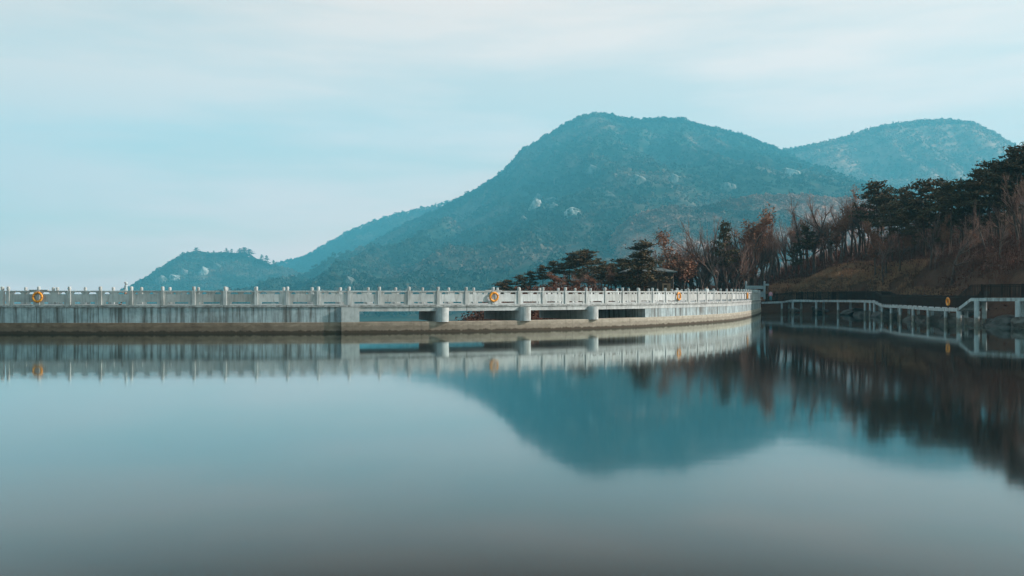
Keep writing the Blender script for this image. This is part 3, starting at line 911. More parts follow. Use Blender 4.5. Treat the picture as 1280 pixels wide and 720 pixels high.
def railing(o, label):
    root = empty('railing', tuple(bw(0, o)))
    tag(root, label, 'railing', 'dark metal railings of the boardwalk')
    org = np.array(root.location)
    ss = list(np.linspace(0.6, BWP.len - .1, 44))
    H = 1.18
    for s in ss:
        p = bw(s, o); mb = MB(); mb.box((p[0], p[1], p[2] + H / 2 + .03), (.09, .09, H + .10)); mb.build('post', M['darkmetal'], root, offset=org)
    for s0, s1 in zip(ss[:-1], ss[1:]):
        mb = MB()
        cuts = [s0] + [s for s in BWP.s if s0 < s < s1] + [s1]
        for a, b in zip(cuts[:-1], cuts[1:]):
            if b - a < .05: continue
            pa, pb = bw(a + .001, o), bw(b - .001, o)
            for zz, hh in ((.12, .05), (H - .16, .035), (H, .06)):
                mb.beam(pa + [0, 0, zz], pb + [0, 0, zz], .05, hh)
            nb = max(1, int((b - a) / .13))
            for i in range(nb):
                q = pa + (pb - pa) * (i + .5) / nb
                mb.box((q[0], q[1], q[2] + H / 2 + .06), (.035, .035, H - .14))
        mb.build('infill_panel', M['darkmetal'], root, offset=org)
    return root
railing(.02, 'dark vertical bar railing on the water side of the boardwalk')
railing(BWW - .02, 'dark vertical bar railing on the hill side of the boardwalk')
s = 0
rp = at(1187, 83.2); srl = BWP.s[np.argmin(np.abs(BW[:, 1] - 82.1))]
ss_ = np.linspace(0, BWP.len, 2000)
pxs = np.array([640 + F * bw(q, 0)[0] / bw(q, 0)[1] for q in ss_])
sr = ss_[1200 + int(np.argmin(np.abs(pxs[1200:] - 1187)))]
q = bw(sr, -.16, .62); tt = BWP.tan(sr)
life_ring(tuple(q), math.atan2(-tt[1], -tt[0]), 'orange life ring hanging on the dark boardwalk railing')

# ------------------------------------------------------------------ boulders on the shore
bl = [(1262, 78.6, 1.9, 1.1, .2, 'big pale boulder carrying the rightmost pile'), (1279, 76.5, 1.3, .9, .2, 'boulder at the right edge beside the pile rock'),
      (1246, 80.5, 1.2, .7, .1, 'low grey boulder left of the pile rock'), (1222, 84.5, 1.4, .6, .0, 'low boulder in shade behind the tall pile'),
      (1195, 88.0, 1.9, .9, .1, 'rounded brown boulder under the lowest stretch of boardwalk'), (1172, 92.0, 1.6, .8, .1, 'brown boulder between two middle piles'),
      (1150, 97.0, 1.8, .7, .1, 'low wide boulder behind the middle piles'), (1105, 113.0, 2.0, 1.1, .1, 'reddish boulder under the boardwalk bend'),
      (1068, 124.0, 2.8, .8, .0, 'long flat grey rock at the far shore line'), (1085, 120.0, 2.0, .7, .1, 'flat grey rock beside the close-set piles'),
      (1030, 134.0, 2.2, .7, .1, 'low rock on the far shore below the straight boardwalk'), (1000, 138.0, 1.8, .7, .1, 'small rock near the end of the bridge'),
      (1211, 91.0, 1.0, 1.2, 5.2, 'tilted pale rock on the slope above the railing ramp'), (1176, 98.0, 1.5, 1.0, 4.6, 'grey rock on the slope above the orange ring'),
      (1231, 91.0, .6, .6, 5.6, 'small pale rock right of the tilted rock on the slope')]
for i, (px, D, w, h, z, lab) in enumerate(bl):
    p = at(px, D)
    o = rock_mesh('boulder', 40 + i, (w, w * .8, h), M['rock'], 3)
    zz = z if z < 3 else gz(p.x, p.y) + h * .35
    o.location = (p.x, p.y, zz); o.rotation_euler = (0, .3 * math.sin(i * 2.1), i * 1.3)
    tag(o, lab, 'boulder', 'boulders along the right shore')

# ------------------------------------------------------------------ pavilion behind the trees
pv = at(808.5, 128); pz = gz(pv.x, pv.y)
pav = empty('pavilion', (pv.x, pv.y, pz))
tag(pav, 'brown walled pavilion with grey green hip roof half hidden by pines', 'pavilion')
ez = z_of(340.3, 128) - pz; rz_ = z_of(335.0, 128) - pz
mb = MB(); mb.box((.5, 0, ez / 2 - .3), (5.6, 3.6, ez + .6 - .1)); mb.build('wall', M['brownwall'], pav)
V = [(-3.95, -2.7, ez - .1), (3.95, -2.7, ez - .1), (3.95, 2.7, ez - .1), (-3.95, 2.7, ez - .1),
     (-3.95, -2.7, ez + .06), (3.95, -2.7, ez + .06), (3.95, 2.7, ez + .06), (-3.95, 2.7, ez + .06), (-2.1, 0, rz_), (2.1, 0, rz_)]
mb = MB(); mb.add(V, [(3, 2, 1, 0), (0, 1, 5, 4), (1, 2, 6, 5), (2, 3, 7, 6), (3, 0, 4, 7), (4, 5, 9, 8), (5, 6, 9), (6, 7, 8, 9), (7, 4, 8)])
rf = mb.build('roof', M['roof'], pav)
mb = MB(); mb.beam((-2.2, 0, rz_ + .05), (2.2, 0, rz_ + .05), .25, .2); mb.build('ridge_cap', M['roof'], rf)
for x in (-3.4, -1.2, 1.15, 3.35):
    mb = MB(); mb.lathe((x, -2.3, -.3), [(.12, 0), (.12, ez + .2)], 10); mb.build('pillar', M['brownwall'], pav)
mb = MB()
for x in (2.05, 3.0): mb.box((x, -1.83, 1.35), (.22, .10, 2.7))
mb.box((2.52, -1.83, 2.6), (.72, .10, .2)); fr = mb.build('door', M['doorwood'], pav)
mb = MB(); mb.box((2.75, -1.825, 1.25), (.26, .06, 2.46)); mb.build('door_leaf', M['doorwood'], fr)
mb = MB(); mb.box((1.25 - .6, -1.82, 1.6), (.7, .07, 1.3)); mb.build('window', M['darkglass'], pav)
mb = MB(); mb.box((-1.3, -1.82, 1.6), (1.0, .07, 1.3)); mb.build('window', M['darkglass'], pav)

# ------------------------------------------------------------------ people
def skin_mesh(name, chains, mat, parent, sub=2):
    """chains: list of [(point, radius)...]; the first point of a chain may repeat an earlier point to branch from it"""
    V = []; R = []; E = []; key = {}; roots = []
    for ch in chains:
        prev = None
        for p, r in ch:
            kk = tuple(round(c, 4) for c in p)
            if kk not in key:
                key[kk] = len(V); V.append(p); R.append(r)
                if prev is None: roots.append(key[kk])
            i = key[kk]
            if prev is not None: E.append((prev, i))
            prev = i
    me = bpy.data.meshes.new(name); me.from_pydata(V, E, []); me.update()
    o = bpy.data.objects.new(name, me); COL.objects.link(o)
    m = o.modifiers.new('skin', 'SKIN'); m.use_smooth_shade = True
    sl = me.skin_vertices[0] if len(me.skin_vertices) else None
    for i, r in enumerate(R):
        me.skin_vertices[0].data[i].radius = (r, r)
    for i in roots: me.skin_vertices[0].data[i].use_root = True
    sd = o.modifiers.new('sub', 'SUBSURF'); sd.levels = sub; sd.render_levels = sub
    me.materials.append(mat)
    if parent: o.parent = parent
    return o
M['skin'] = simple('skin', (0.40, 0.23, 0.17), (0.46, 0.27, 0.20), 8, 0.6)
M['hair'] = simple('dark_hair', (0.015, 0.011, 0.009), (0.03, 0.022, 0.018), 20, 0.6)
M['shoe'] = simple('dark_shoes', (0.012, 0.010, 0.010), (0.03, 0.026, 0.024), 8, 0.6)
def cloth(name, c): return simple(name, [x * .85 for x in c], [min(1, x * 1.1) for x in c], 5, 0.9)
def person(loc, rz, label, top, legs, stride=0.0, h=1.70, arm=0.0, hood=False):
    root = empty('person', loc, rz)
    tag(root, label, 'person')
    s = h / 1.70
    def P(x, y, z): return (x * s, y * s, z * s)
    hip = {}; knee = {}; ank = {}; toe = {}
    for sg in (-1, 1):                                   # the figure faces -Y
        st = stride * sg
        hip[sg] = P(.085 * sg, 0, .88); knee[sg] = P(.095 * sg, -.14 * st - .02, .48)
        ank[sg] = P(.10 * sg, -.34 * st + .02, .085 + (.05 if st < 0 else 0)); toe[sg] = P(.115 * sg, -.34 * st - .13, .035 + (.0 if st >= 0 else .01))
    pel = P(0, 0, .92); wai = P(0, .01, 1.06); che = P(0, 0, 1.26); nck = P(0, .015, 1.43); nk2 = P(0, .0, 1.49); hd = P(0, -.015, 1.57); ht = P(0, -.005, 1.655)
    body = [[(pel, .11 * s), (wai, .105 * s), (che, .125 * s), (nck, .06 * s), (nk2, .052 * s), (hd, .088 * s), (ht, .062 * s)]]
    jacket = [[(P(0, 0, .86), .145 * s), (pel, .15 * s), (wai, .135 * s), (che, .155 * s), (P(0, .012, 1.39), .085 * s)]]
    trous = [[(P(0, 0, .93), .12 * s), (P(0, 0, .86), .125 * s)]]
    for sg in (-1, 1):
        sh = P(.165 * sg, .01, 1.36); el = P(.225 * sg, .03 - arm * .05, 1.09); wr = P(.215 * sg, -.06 - .14 * arm, .86 + .22 * arm); pm = P(.21 * sg, -.085 - .18 * arm, .79 + .24 * arm)
        body.append([(che, .125 * s), (sh, .06 * s), (el, .042 * s), (wr, .029 * s), (pm, .034 * s)])
        body.append([(pel, .11 * s), (hip[sg], .085 * s), (knee[sg], .058 * s), (ank[sg], .038 * s), (toe[sg], .034 * s)])
        for fi in range(4):                              # four fingers and a thumb
            o = (fi - 1.5) * .019
            l = (.062, .074, .070, .054)[fi]
            b0 = (pm[0], pm[1] + o, pm[2] + .005); b1 = (pm[0] - .004 * sg, pm[1] + o * 1.1 - .012, pm[2] - .035 - l * .35); b2 = (pm[0] - .016 * sg, pm[1] + o * 1.1 - .024, pm[2] - .035 - l * .85)
            body.append([(b0, .010 * s), (b1, .009 * s), (b2, .007 * s)])
        body.append([((pm[0], pm[1] - .02, pm[2] + .03), .011 * s), ((pm[0] - .012 * sg, pm[1] - .055, pm[2] + .005), .010 * s), ((pm[0] - .02 * sg, pm[1] - .07, pm[2] - .03), .008 * s)])
        jacket.append([(che, .155 * s), (sh, .085 * s), (el, .064 * s), (wr, .05 * s)])
        trous.append([(P(0, 0, .86), .125 * s), (P(.09 * sg, 0, .80), .105 * s), ((knee[sg][0], knee[sg][1], knee[sg][2]), .078 * s), ((ank[sg][0], ank[sg][1], ank[sg][2] + .03), .062 * s)])
    b = skin_mesh('body', body, M['skin'], root)
    skin_mesh('jacket', jacket, top, root)
    skin_mesh('trousers', trous, legs, root)
    for sg in (-1, 1):
        a, t = ank[sg], toe[sg]
        skin_mesh('shoe', [[((a[0], a[1] + .05, t[2] + .012), .046 * s), ((a[0], a[1] - .02, t[2] + .018), .052 * s), ((t[0], t[1] - .01, t[2] + .005), .040 * s)]], M['shoe'], root)
    # face: eyes, nose, mouth, ears as small skinned features joined to the head
    mb = MB()
    def ball(c, r):
        mb.lathe((c[0], c[1], c[2] - r[2]), [(r[0] * math.sin(t), r[2] * (1 - math.cos(t))) for t in (0.3, .9, 1.57, 2.2, 2.85)], 8)
    ball(P(0, -.112, 1.562), (.014, .02, .026))
    for sg in (-1, 1): ball(P(.088 * sg, -.01, 1.57), (.014, .02, .032))
    mb.build('facial_features', M['skin'], root, True)
    mb = MB()
    for sg in (-1, 1): ball(P(.033 * sg, -.096, 1.592), (.011, .01, .007))
    mb.build('eyes', M['hair'], root, True)
    hc = [[(P(0, .015, 1.60), .098 * s), (P(0, .02, 1.66), .075 * s)], [(P(0, .015, 1.60), .098 * s), (P(0, .055, 1.53), .07 * s)]]
    if hood:
        skin_mesh('hood', [[(P(0, .05, 1.42), .10 * s), (P(0, .035, 1.55), .118 * s), (P(0, .02, 1.66), .095 * s)]], top, root)
    else:
        skin_mesh('hair', hc, M['hair'], root)
    return root
sp = FRONT.s_at_px(157, -2.6); pp = FRONT.off(sp, -2.6, DECK)
person(tuple(pp), math.radians(-60), 'walker in a pale hooded jacket and dark trousers behind the left balustrade', cloth('pale_grey_jacket', (.40, .46, .48)), cloth('dark_trousers', (.03, .025, .022)), 1.0, 1.86, .6, True)
sp = FRONT.s_at_px(883.5, -3.0); pp = FRONT.off(sp, -3.0, DECK)
person(tuple(pp), math.radians(10), 'person in a white jacket behind the balustrade near the far end', cloth('white_jacket', (.75, .75, .76)), cloth('grey_trousers', (.12, .12, .13)), .3, 1.72)
q = at(963.3, 135.9)
person((q.x, q.y, BWP.p(2.6)[2] + .0), math.radians(-20), 'person in a pink top and teal trousers at the start of the boardwalk', cloth('pink_top', (.72, .36, .42)), cloth('teal_trousers', (.07, .26, .30)), .3, 1.68)

# ------------------------------------------------------------------ trees
def tube(pts, rad, n):
    pts = np.asarray(pts, float); V = []
    for i, p in enumerate(pts):
        d = pts[min(i + 1, len(pts) - 1)] - pts[max(i - 1, 0)]
        d = d / (np.linalg.norm(d) + 1e-9)
        u = np.cross(d, [0.31, 0.95, 0.05]); u /= np.linalg.norm(u) + 1e-9
        v = np.cross(d, u)
        for j in range(n):
            a = 2 * math.pi * j / n
            V.append(p + rad[i] * (u * math.cos(a) + v * math.sin(a)))
    Fc = []
    for i in range(len(pts) - 1):
        for j in range(n):
            jj = (j + 1) % n
            Fc.append((i * n + j, i * n + jj, (i + 1) * n + jj, (i + 1) * n + j))
    return np.array(V), np.array(Fc)
class QB:
    def __init__(self): self.V = []; self.Q = []; self.n = 0
    def add(self, V, Q):
        if len(V) == 0: return
        self.V.append(V); self.Q.append(np.asarray(Q) + self.n); self.n += len(V)
    def build(self, name, mat, parent, smooth=False):
        return mesh_obj(name, np.concatenate(self.V), np.concatenate(self.Q), mat, parent, smooth)
def sprays(r, c, size, aspect, flat):
    """leaf-sized quads at the points c"""
    n = len(c)
    a = r.normal(0, 1, (n, 3)); a[:, 2] *= flat; a /= np.linalg.norm(a, axis=1, keepdims=True)
    b = r.normal(0, 1, (n, 3)); b = np.cross(a, b); b /= np.linalg.norm(b, axis=1, keepdims=True)
    s = (size * r.uniform(.6, 1.4, n))[:, None]
    w = s * aspect
    P = np.stack([c - a * s - b * w, c + a * s - b * w * .6, c + a * s * .9 + b * w, c - a * s * .8 + b * w], 1).reshape(-1, 3)
    return P, np.arange(n * 4).reshape(-1, 4)
def pine_proto(seed, lean=0.0, dens=1.0, low=.42):
    r = np.random.default_rng(seed)
    root = empty('pine_tree')
    H = 10.0
    n = 8
    drift = np.cumsum(r.normal(0, .14, (n, 2)), axis=0); drift[0] = 0
    tp = np.array([[drift[i, 0] + lean * (i / (n - 1)) ** 1.5 * 1.5, drift[i, 1], H * .95 * i / (n - 1)] for i in range(n)])
    tr = np.linspace(.17, .035, n)
    T = QB(); T.add(*tube(tp, tr, 7))
    C = QB()
    def along(t):
        return np.array([np.interp(t, np.linspace(0, 1, n), tp[:, i]) for i in range(3)])
    nb = 15
    for b in range(nb):
        t = low + (0.97 - low) * (b + r.uniform(-.3, .3)) / nb
        p0 = along(t)
        az = b * 2.4 + r.uniform(-.5, .5)
        ln = (2.5 * (1 - ((t - low) / (1.0 - low)) ** 1.3) + .65) * r.uniform(.55, 1.2)
        d = np.array([math.cos(az), math.sin(az), 0])
        rise = r.uniform(-.02, .28)
        pts = [p0, p0 + d * ln * .5 + [0, 0, ln * rise * .3], p0 + d * ln + [0, 0, ln * rise]]
        T.add(*tube(pts, [.055, .035, .015], 4))
        for f in np.linspace(.35, 1.05, 4):
            if r.random() < .10: continue
            c = p0 + d * ln * f + np.array([0, 0, ln * rise * f + .10]) + r.normal(0, .12, 3)
            rx = .30 + .34 * ln / 3 + r.uniform(0, .22)
            m = int(34 * dens)
            q = c + r.normal(0, 1, (m, 3)) * np.array([rx, rx, .14]) * .75
            C.add(*sprays(r, q, .20, .34, .45))
    top = along(1.0)
    for k_ in range(4):
        c = top + r.normal(0, .3, 3) * [1, 1, .5]
        q = c + r.normal(0, 1, (30, 3)) * [.42, .42, .16]
        C.add(*sprays(r, q, .2, .34, .45))
    for b in range(4):                                   # dead lower stubs
        t = r.uniform(.18, low); p0 = along(t); az = r.uniform(0, 6.28); ln = r.uniform(.4, 1.3)
        T.add(*tube([p0, p0 + np.array([math.cos(az), math.sin(az), r.uniform(-.2, .3)]) * ln], [.03, .008], 3))
    T.build('trunk', M['bark'], root, True); C.build('crown', M['pine'], root)
    return root
def bare_proto(seed, spread=.5, leaves=0, lean=0.0, twist=.12):
    r = np.random.default_rng(seed)
    root = empty('bare_tree' if not leaves else 'oak_tree')
    T = QB(); C = QB(); Lf = []
    def grow(p, d, ln, rad, depth):
        k_ = 4 if depth < 2 else (3 if depth < 4 else 2)
        pts = [p]; dd = d.copy()
        for i in range(k_):
            dd = dd + r.normal(0, twist, 3) + np.array([0, 0, .025 if depth else .0]); dd /= np.linalg.norm(dd)
            pts.append(pts[-1] + dd * ln / k_)
        rads = np.linspace(rad, rad * (.50 if depth < 4 else .35), k_ + 1)
        (T if depth < 2 else C).add(*tube(pts, rads, 6 if depth < 1 else (4 if depth < 3 else 3)))
        if depth == 4:
            if leaves: Lf.append(pts[-1]); Lf.append(pts[-2])
            return
        nc = (7, 5, 5, 4)[depth]
        for i in range(nc):
            f = r.uniform(.48 if depth == 0 else .25, 1.0) if i else 1.0
            j = f * k_; i0 = min(int(j), k_ - 1); q = pts[i0] + (pts[i0 + 1] - pts[i0]) * (j - i0)
            ax = r.normal(0, 1, 3); ax -= ax @ dd * dd; ax /= np.linalg.norm(ax)
            sp = spread * r.uniform(.5, 1.25) * (.35 if i == 0 else 1.0)
            nd = dd + ax * sp; nd[2] += .05; nd /= np.linalg.norm(nd)
            grow(q, nd, ln * (.52 if depth == 0 else .60) * r.uniform(.7, 1.15) * (1.0 - .25 * f * (i > 0)), rad * (.60 if i == 0 else .48) * (1.0 - .25 * f), depth + 1)
    grow(np.zeros(3), np.array([lean, 0, 1.0]), 5.2, .21, 0)
    Vt = np.concatenate(T.V + C.V); top = Vt[:, 2].max()
    s = 10.0 / top
    for B in (T, C): B.V = [v * s for v in B.V]
    T.build('trunk', M['greybark'], root, True)
    # twigs no thinner than a finger, so that they still show at a distance
    C.build('crown', M['twig'], root)
    if leaves:
        Lp = np.array(Lf) * s
        Lp = Lp[r.permutation(len(Lp))[:leaves // 3]]
        q = np.repeat(Lp, 5, axis=0) + r.normal(0, .20, (len(Lp) * 5, 3))
        QB_ = QB(); QB_.add(*sprays(r, q, .085, .6, .8)); QB_.build('leaves', M['rust'], root)
    return root
pines = [pine_proto(700 + i, (0, .5, -.6, .2, 0, -.3, .8)[i], (1, 1.1, .9, 1.2, .8, 1, .9)[i], (.40, .48, .36, .30, .55, .44, .50)[i]) for i in range(7)]
tallpines = [pine_proto(750 + i, (0, .4, -.4, .1, -.2)[i], .75, (.60, .55, .66, .62, .58)[i]) for i in range(5)]
bares = [bare_proto(800 + i, (.58, .66, .5, .62, .7, .55, .5)[i], 0, (0, .12, -.15, .05, 0, -.08, .1)[i]) for i in range(7)]
oaks = [bare_proto(900 + i, (.55, .6, .5)[i], (1800, 1300, 2600)[i], (0, .1, -.1)[i]) for i in range(3)]
used = {}
rng = random.Random(5)
count = {'n': 0}
def plant(protos, i, px, D, top, label, group, cat, wide=1.0, zmin=2.0):
    pr = protos[i % len(protos)]
    p = at(px, D)
    for _ in range(30):                                   # step back until the roots stand clear of water and boardwalk
        sd, dam = lake_sd([p.x], [p.y])
        if sd[0] > 4.2: break
        D += 1.5; p = at(px, D)
    zb = gz(p.x, p.y) - .15
    h = z_of(top, D) - zb
    if h < zmin: return None
    if pr.name in used: o = copy_tree(pr)
    else: o = pr; used[pr.name] = 1
    sc = h / 10.0
    w = sc * wide * rng.uniform(.9, 1.15)
    o.location = (p.x, p.y, zb); o.scale = (w, w, sc); o.rotation_euler = (rng.uniform(-.03, .03), rng.uniform(-.03, .03), rng.uniform(0, 6.28))
    tag(o, label, cat, group)
    count['n'] += 1
    return o
ORD = ['first', 'second', 'third', 'fourth', 'fifth', 'sixth', 'seventh', 'eighth', 'ninth', 'tenth', 'eleventh', 'twelfth', 'thirteenth', 'fourteenth', 'fifteenth', 'sixteenth', 'seventeenth', 'eighteenth', 'nineteenth', 'twentieth',
       'twenty-first', 'twenty-second', 'twenty-third', 'twenty-fourth', 'twenty-fifth', 'twenty-sixth', 'twenty-seventh', 'twenty-eighth', 'twenty-ninth', 'thirtieth']
# the dark pines behind the bridge, left of the pavilion
A = [(624, 352, 140), (638, 349, 142), (652, 343, 141), (664, 338, 144), (678, 331, 142), (692, 325, 145), (708, 316, 144), (722, 313, 141), (738, 311, 143), (752, 322, 147), (764, 328, 144), (776, 322, 150), (785, 330, 141)]
for i, (px, top, D) in enumerate(A):
    plant(pines, i, px, D, top, f'dark spreading pine behind the bridge, {ORD[i]} from the left of its clump', 'pines left of the pavilion', 'pine', 1.25)
Bp = [(805, 299, 122.5, 3, 1.15, 'bushy pine standing over the middle of the pavilion roof'), (796, 314, 121.5, 0, 1.1, 'lower pine covering the left side of the pavilion roof'),
      (846, 316, 142, 2, .8, 'small dark pine under the rusty oak right of the pavilion'), (911, 275, 140, 4, .45, 'slender tree with one dark tuft at its top'),
      (1008, 279, 131, 4, .75, 'dark pine under the tall leaning bare tree'), (996, 302, 131, 0, .8, 'low dark pine on the end of the ochre bank'), (1040, 290, 133, 1, .7, 'dark pine among the bare trees at the foot of the slope')]
for px, top, D, i, w, lab in Bp:
    plant(pines, i, px, D + (18 if px > 955 else 0), top, lab, 'single pines among the bare trees', 'pine', w)
Bo = [(852, 288, 140, 2, .95, 'rusty leaved oak right of the pavilion roof'), (942, 259, 138, 0, 1.0, 'tallest rusty leaved oak behind the far end of the bridge'), (953, 268, 142, 1, .9, 'thinner rusty oak touching the tallest one'),
      (1064, 231, 132, 1, .8, 'tall half leafless rusty oak beside the pines on the slope'), (1050, 262, 128, 0, .8, 'lower rusty oak left of the slope pines'), (918, 300, 145, 2, .9, 'low brownish oak behind the slender tufted tree')]
for px, top, D, i, w, lab in Bo:
    plant(oaks, i, px, D + (18 if px > 955 else 0), top, lab, 'oaks with dry leaves', 'oak', w * 1.3)
Bb = [(828, 294, 138), (838, 312, 145), (864, 300, 150), (874, 294, 141), (884, 279, 139), (893, 286, 147), (902, 292, 143), (922, 270, 150), (932, 282, 146), (962, 274, 147), (968, 285, 138), (975, 263, 144), (983, 282, 150), (991, 272, 139), (1003, 239, 134), (1018, 252, 133), (1028, 262, 138), (1036, 268, 143), (1044, 236, 130), (1054, 238, 133), (1074, 233, 134), (1083, 243, 130)]
for i, (px, top, D) in enumerate(Bb):
    plant(bares, i * 3 + 1, px, D + (17 if px > 955 else 0), top, f'bare grey tree, {ORD[i]} from the pavilion towards the slope', 'bare trees behind the end of the bridge', 'bare tree', 1.0)
Cp = [(1094, 229, 122), (1104, 236, 126), (1116, 232, 120), (1130, 236, 124), (1143, 232, 120), (1157, 225, 118), (1169, 226, 123), (1180, 230, 119), (1191, 222, 117), (1203, 229, 122), (1215, 218, 118), (1228, 210, 116), (1240, 203, 120), (1251, 197, 117), (1263, 188, 119), (1274, 182, 116), (1284, 175, 118), (1297, 172, 120)]
for i, (px, top, D) in enumerate(Cp):
    plant(tallpines if i % 3 else pines, i * 2 + i // 3, px, D + (24 if px < 1135 else 8 if px < 1185 else 0), top + (-5, 6, 2, -3, 7, 0)[i % 6], f'dark pine on the crest of the right slope, {ORD[i]} from the left', 'pines along the crest of the slope', 'pine', .95)
sky = [(640, 352), (700, 325), (740, 318), (800, 312), (860, 300), (900, 292), (950, 280), (1000, 262), (1050, 250), (1085, 240), (1130, 240), (1180, 230), (1205, 232), (1225, 216), (1262, 194), (1280, 182), (1330, 165), (1400, 160)]
def skyl(px): return float(np.interp(px, [a for a, b in sky], [b for a, b in sky]))
for i in range(30):
    px = 838 + i * 8.5 + rng.uniform(-4, 4); D = rng.uniform(138, 150) + (14 if px > 955 else 0)
    plant(bares if i % 7 else oaks, rng.randrange(7), px, D, skyl(px) + rng.uniform(-8, 22), 'slim reddish bare tree in the row behind the far bridge end', 'reddish bare trees in the row', 'bare tree', 1.0)
for i in range(16):
    px = 856 + i * 6.8 + rng.uniform(-2, 2); D = rng.uniform(137, 147)
    plant(bares, rng.randrange(7), px, D, rng.uniform(266, 298), 'tall thin bare tree between the pavilion and the gateway', 'tall bare trees by the pavilion', 'bare tree', .85)
for i in range(26):
    px = 628 + i * 7.4 + rng.uniform(-3, 3); D = rng.uniform(126, 138)
    plant((oaks, bares, pines)[i % 3], rng.randrange(7), px, D, skyl(px) + rng.uniform(12, 26), 'low brownish tree filling the belt among the left pines', 'low trees of the left belt', 'tree', 1.7, 1.2)
for i in range(30):
    px = (655 + i * 28 if i < 11 else 950 + (i - 11) * 11) + rng.uniform(-4, 4); D = rng.uniform(150, 185)
    plant(bares if i % 5 else oaks, rng.randrange(7), px, D, skyl(px) + rng.uniform(4, 34), 'thin bare tree deep in the wood behind the bridge', 'bare wood behind the first trees', 'bare tree', .9)
for i in range(26):
    px = 1110 + i * 8.5 + rng.uniform(-4, 4); D = rng.uniform(118, 150)
    plant(tallpines, rng.randrange(7), px, D, skyl(px) + rng.uniform(12, 60), 'dark pine in the dense wood behind the crest pines', 'pines deep in the slope wood', 'pine', .9)
for i in range(36):
    px = 1096 + i * 7.0 + rng.uniform(-4, 4); D = rng.uniform(122, 145) if px < 1150 else rng.uniform(104, 124) if px < 1240 else rng.uniform(98, 118)
    plant(bares if i % 6 else oaks, rng.randrange(7), px, D, skyl(px) + rng.uniform(22, 80), 'bare brown tree on the dark slope above the boardwalk', 'bare trees on the slope', 'bare tree', .9)
for i in range(16):  # trees out of view, added for shade and for a camera moved sideways
    px = 1310 + i * 14 + rng.uniform(-4, 4); D = rng.uniform(96, 125)
    plant(pines if i % 2 else bares, rng.randrange(7), px, D, 205 + rng.uniform(0, 50), 'unseen tree added for shade on the slope past the right edge', 'unseen trees added for shade past the right edge', 'tree', 1.0)
for i in range(14):  # low trees out of view, added to keep sun off the boardwalk piles
    px = 1385 + i * 22 + rng.uniform(-6, 6); D = rng.uniform(70, 84)
    plant(oaks if i % 2 else pines, rng.randrange(7), px, D, 262 + rng.uniform(0, 40), 'unseen low tree added past the right edge to shade the boardwalk', 'unseen low trees added to shade the boardwalk', 'tree', 1.6)
# the few trees standing on the skyline of the headland
hd_l = [(245, 309, 'lone spreading tree standing on the top of the headland'), (267, 313, 'small thin tree right of the lone headland tree'), (283, 310, 'narrow upright tree on the headland skyline'), (289, 311, 'rounder tree beside the narrow upright headland tree'),
        (300, 310, 'left tree of the dense row on the headland'), (306, 309, 'middle tree of the dense row on the headland'), (312, 311, 'right tree of the dense row on the headland'), (327, 318, 'small tree on the right fall of the headland'), (333, 319, 'last small tree before the headland saddle'), (343, 325, 'tiny tree in the headland saddle')]
for i, (px, top, lab) in enumerate(hd_l):
    D = 3670.0; x = (px - 640) / F * D
    zb = float(HEAD.z(np.array([x]), np.array([D]))[0]) - 3.0
    o = copy_tree(pines[(i * 3) % 7]); sc = (z_of(top, D) - zb) / 10
    o.location = (x, D, zb); o.scale = (sc * (1.3 if i in (0, 4, 5, 6) else .8),) * 2 + (sc,); o.rotation_euler = (0, 0, i)
    tag(o, lab, 'tree', 'trees on the headland skyline')
for pr in pines + tallpines + bares + oaks:                           # a prototype nothing used
    if pr.name not in used:
        for c in list(pr.children): bpy.data.objects.remove(c)
        bpy.data.objects.remove(pr)

# ------------------------------------------------------------------ undergrowth and grass
r = np.random.default_rng(77)
def blades(pts, nb, hgt, wid, tilt):
    n = len(pts)
    b = np.repeat(pts, nb, axis=0) + np.concatenate([r.normal(0, .28, (n * nb, 2)), np.zeros((n * nb, 1))], 1)
    az = r.uniform(0, 6.28, n * nb); tl = r.uniform(0, tilt, n * nb); hh = np.repeat(hgt, nb) * r.uniform(.5, 1.1, n * nb)
    d = np.stack([np.cos(az) * np.sin(tl), np.sin(az) * np.sin(tl), np.cos(tl)], 1)
    s = np.stack([-np.sin(az + r.normal(0, .6, n * nb)), np.cos(az), np.zeros(n * nb)], 1) * (wid * r.uniform(.6, 1.4, n * nb))[:, None]
    m = b + d * (hh * .55)[:, None] + r.normal(0, .06, (n * nb, 3))
    t = b + d * hh[:, None]
    P = np.stack([b - s * .6, b + s * .6, t + s * .3, t - s * .3], 1).reshape(-1, 3)
    return P, np.arange(len(P)).reshape(-1, 4)
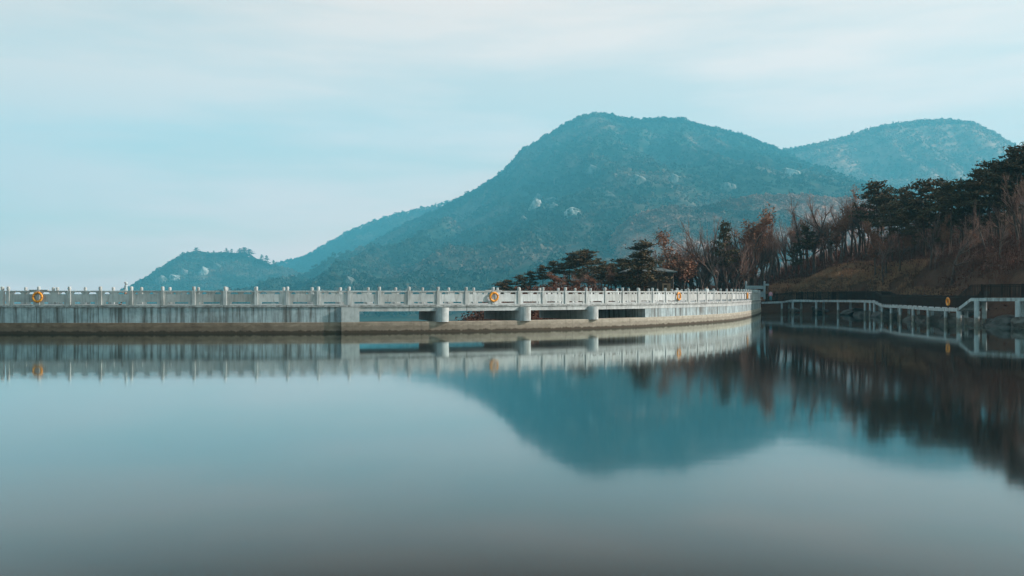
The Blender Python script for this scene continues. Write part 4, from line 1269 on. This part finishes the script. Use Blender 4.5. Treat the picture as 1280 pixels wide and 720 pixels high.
def scatter(n, x0, x1, y0, y1, cond):
    x = r.uniform(x0, x1, n); y = r.uniform(y0, y1, n)
    sd, dam = lake_sd(x, y); z = ground_z(x, y)
    k_ = cond(x, y, z, sd, dam)
    return np.stack([x, y, z], 1)[k_]
und = scatter(16000, -8, 85, 88, 190, lambda x, y, z, sd, dam: (sd > 3.2) & ~((x > 38) & (x < 58) & (y > 124) & (sd < 10) & (vnoise(x * .35, y * .35, 31) > .36)) & (dam > 9) & (z > -4) & (x < .62 * y + 14))
P1, Q1 = blades(und, 14, r.uniform(.4, 1.9, len(und)) * np.where(und[:, 0] < 46, .55, 1), .022, .9)
und2 = scatter(9000, -12, 75, 66, 160, lambda x, y, z, sd, dam: (sd > 1.6) & (dam > 8) & (z > -6) & (vnoise(x * .2, y * .2, 4) > .45))
P2, _ = sprays(r, np.repeat(und2, 9, axis=0) + np.abs(r.normal(0, 1, (len(und2) * 9, 3))) * [.1, .1, .55] + r.normal(0, .4, (len(und2) * 9, 3)) * [1, 1, .2], .13, .5, .8)
und3 = scatter(7000, -17, 40, 80, 118, lambda x, y, z, sd, dam: (dam > 8.2) & (sd > 2) & (z > -9))
P3, _ = sprays(r, np.repeat(und3, 10, axis=0) + np.abs(r.normal(0, 1, (len(und3) * 10, 3))) * [.1, .1, .5] + r.normal(0, .4, (len(und3) * 10, 3)) * [1, 1, .2], .12, .4, .9)
P1 = np.concatenate([P1, P3])
P = np.concatenate([P1, P2]); tag(mesh_obj('undergrowth', P, np.arange(len(P)).reshape(-1, 4), M['shrub']), 'brown leafless brush under the trees', 'undergrowth', kind='stuff')
gr = scatter(22000, 36, 64, 100, 160, lambda x, y, z, sd, dam: (sd > 1.5) & (sd < np.where((y > 120) & (x < 58), 12.0, 4)) & (dam > 7.5) & (z > 1.5) & (vnoise(x * .5, y * .5, 8) > .14))
P, Q = blades(gr, 14, r.uniform(.25, .6, len(gr)), .03, 1.1)
tag(mesh_obj('dry_grass', P, Q, M['drygrass']), 'dry ochre grass on the bank behind the boardwalk', 'grass', kind='stuff')
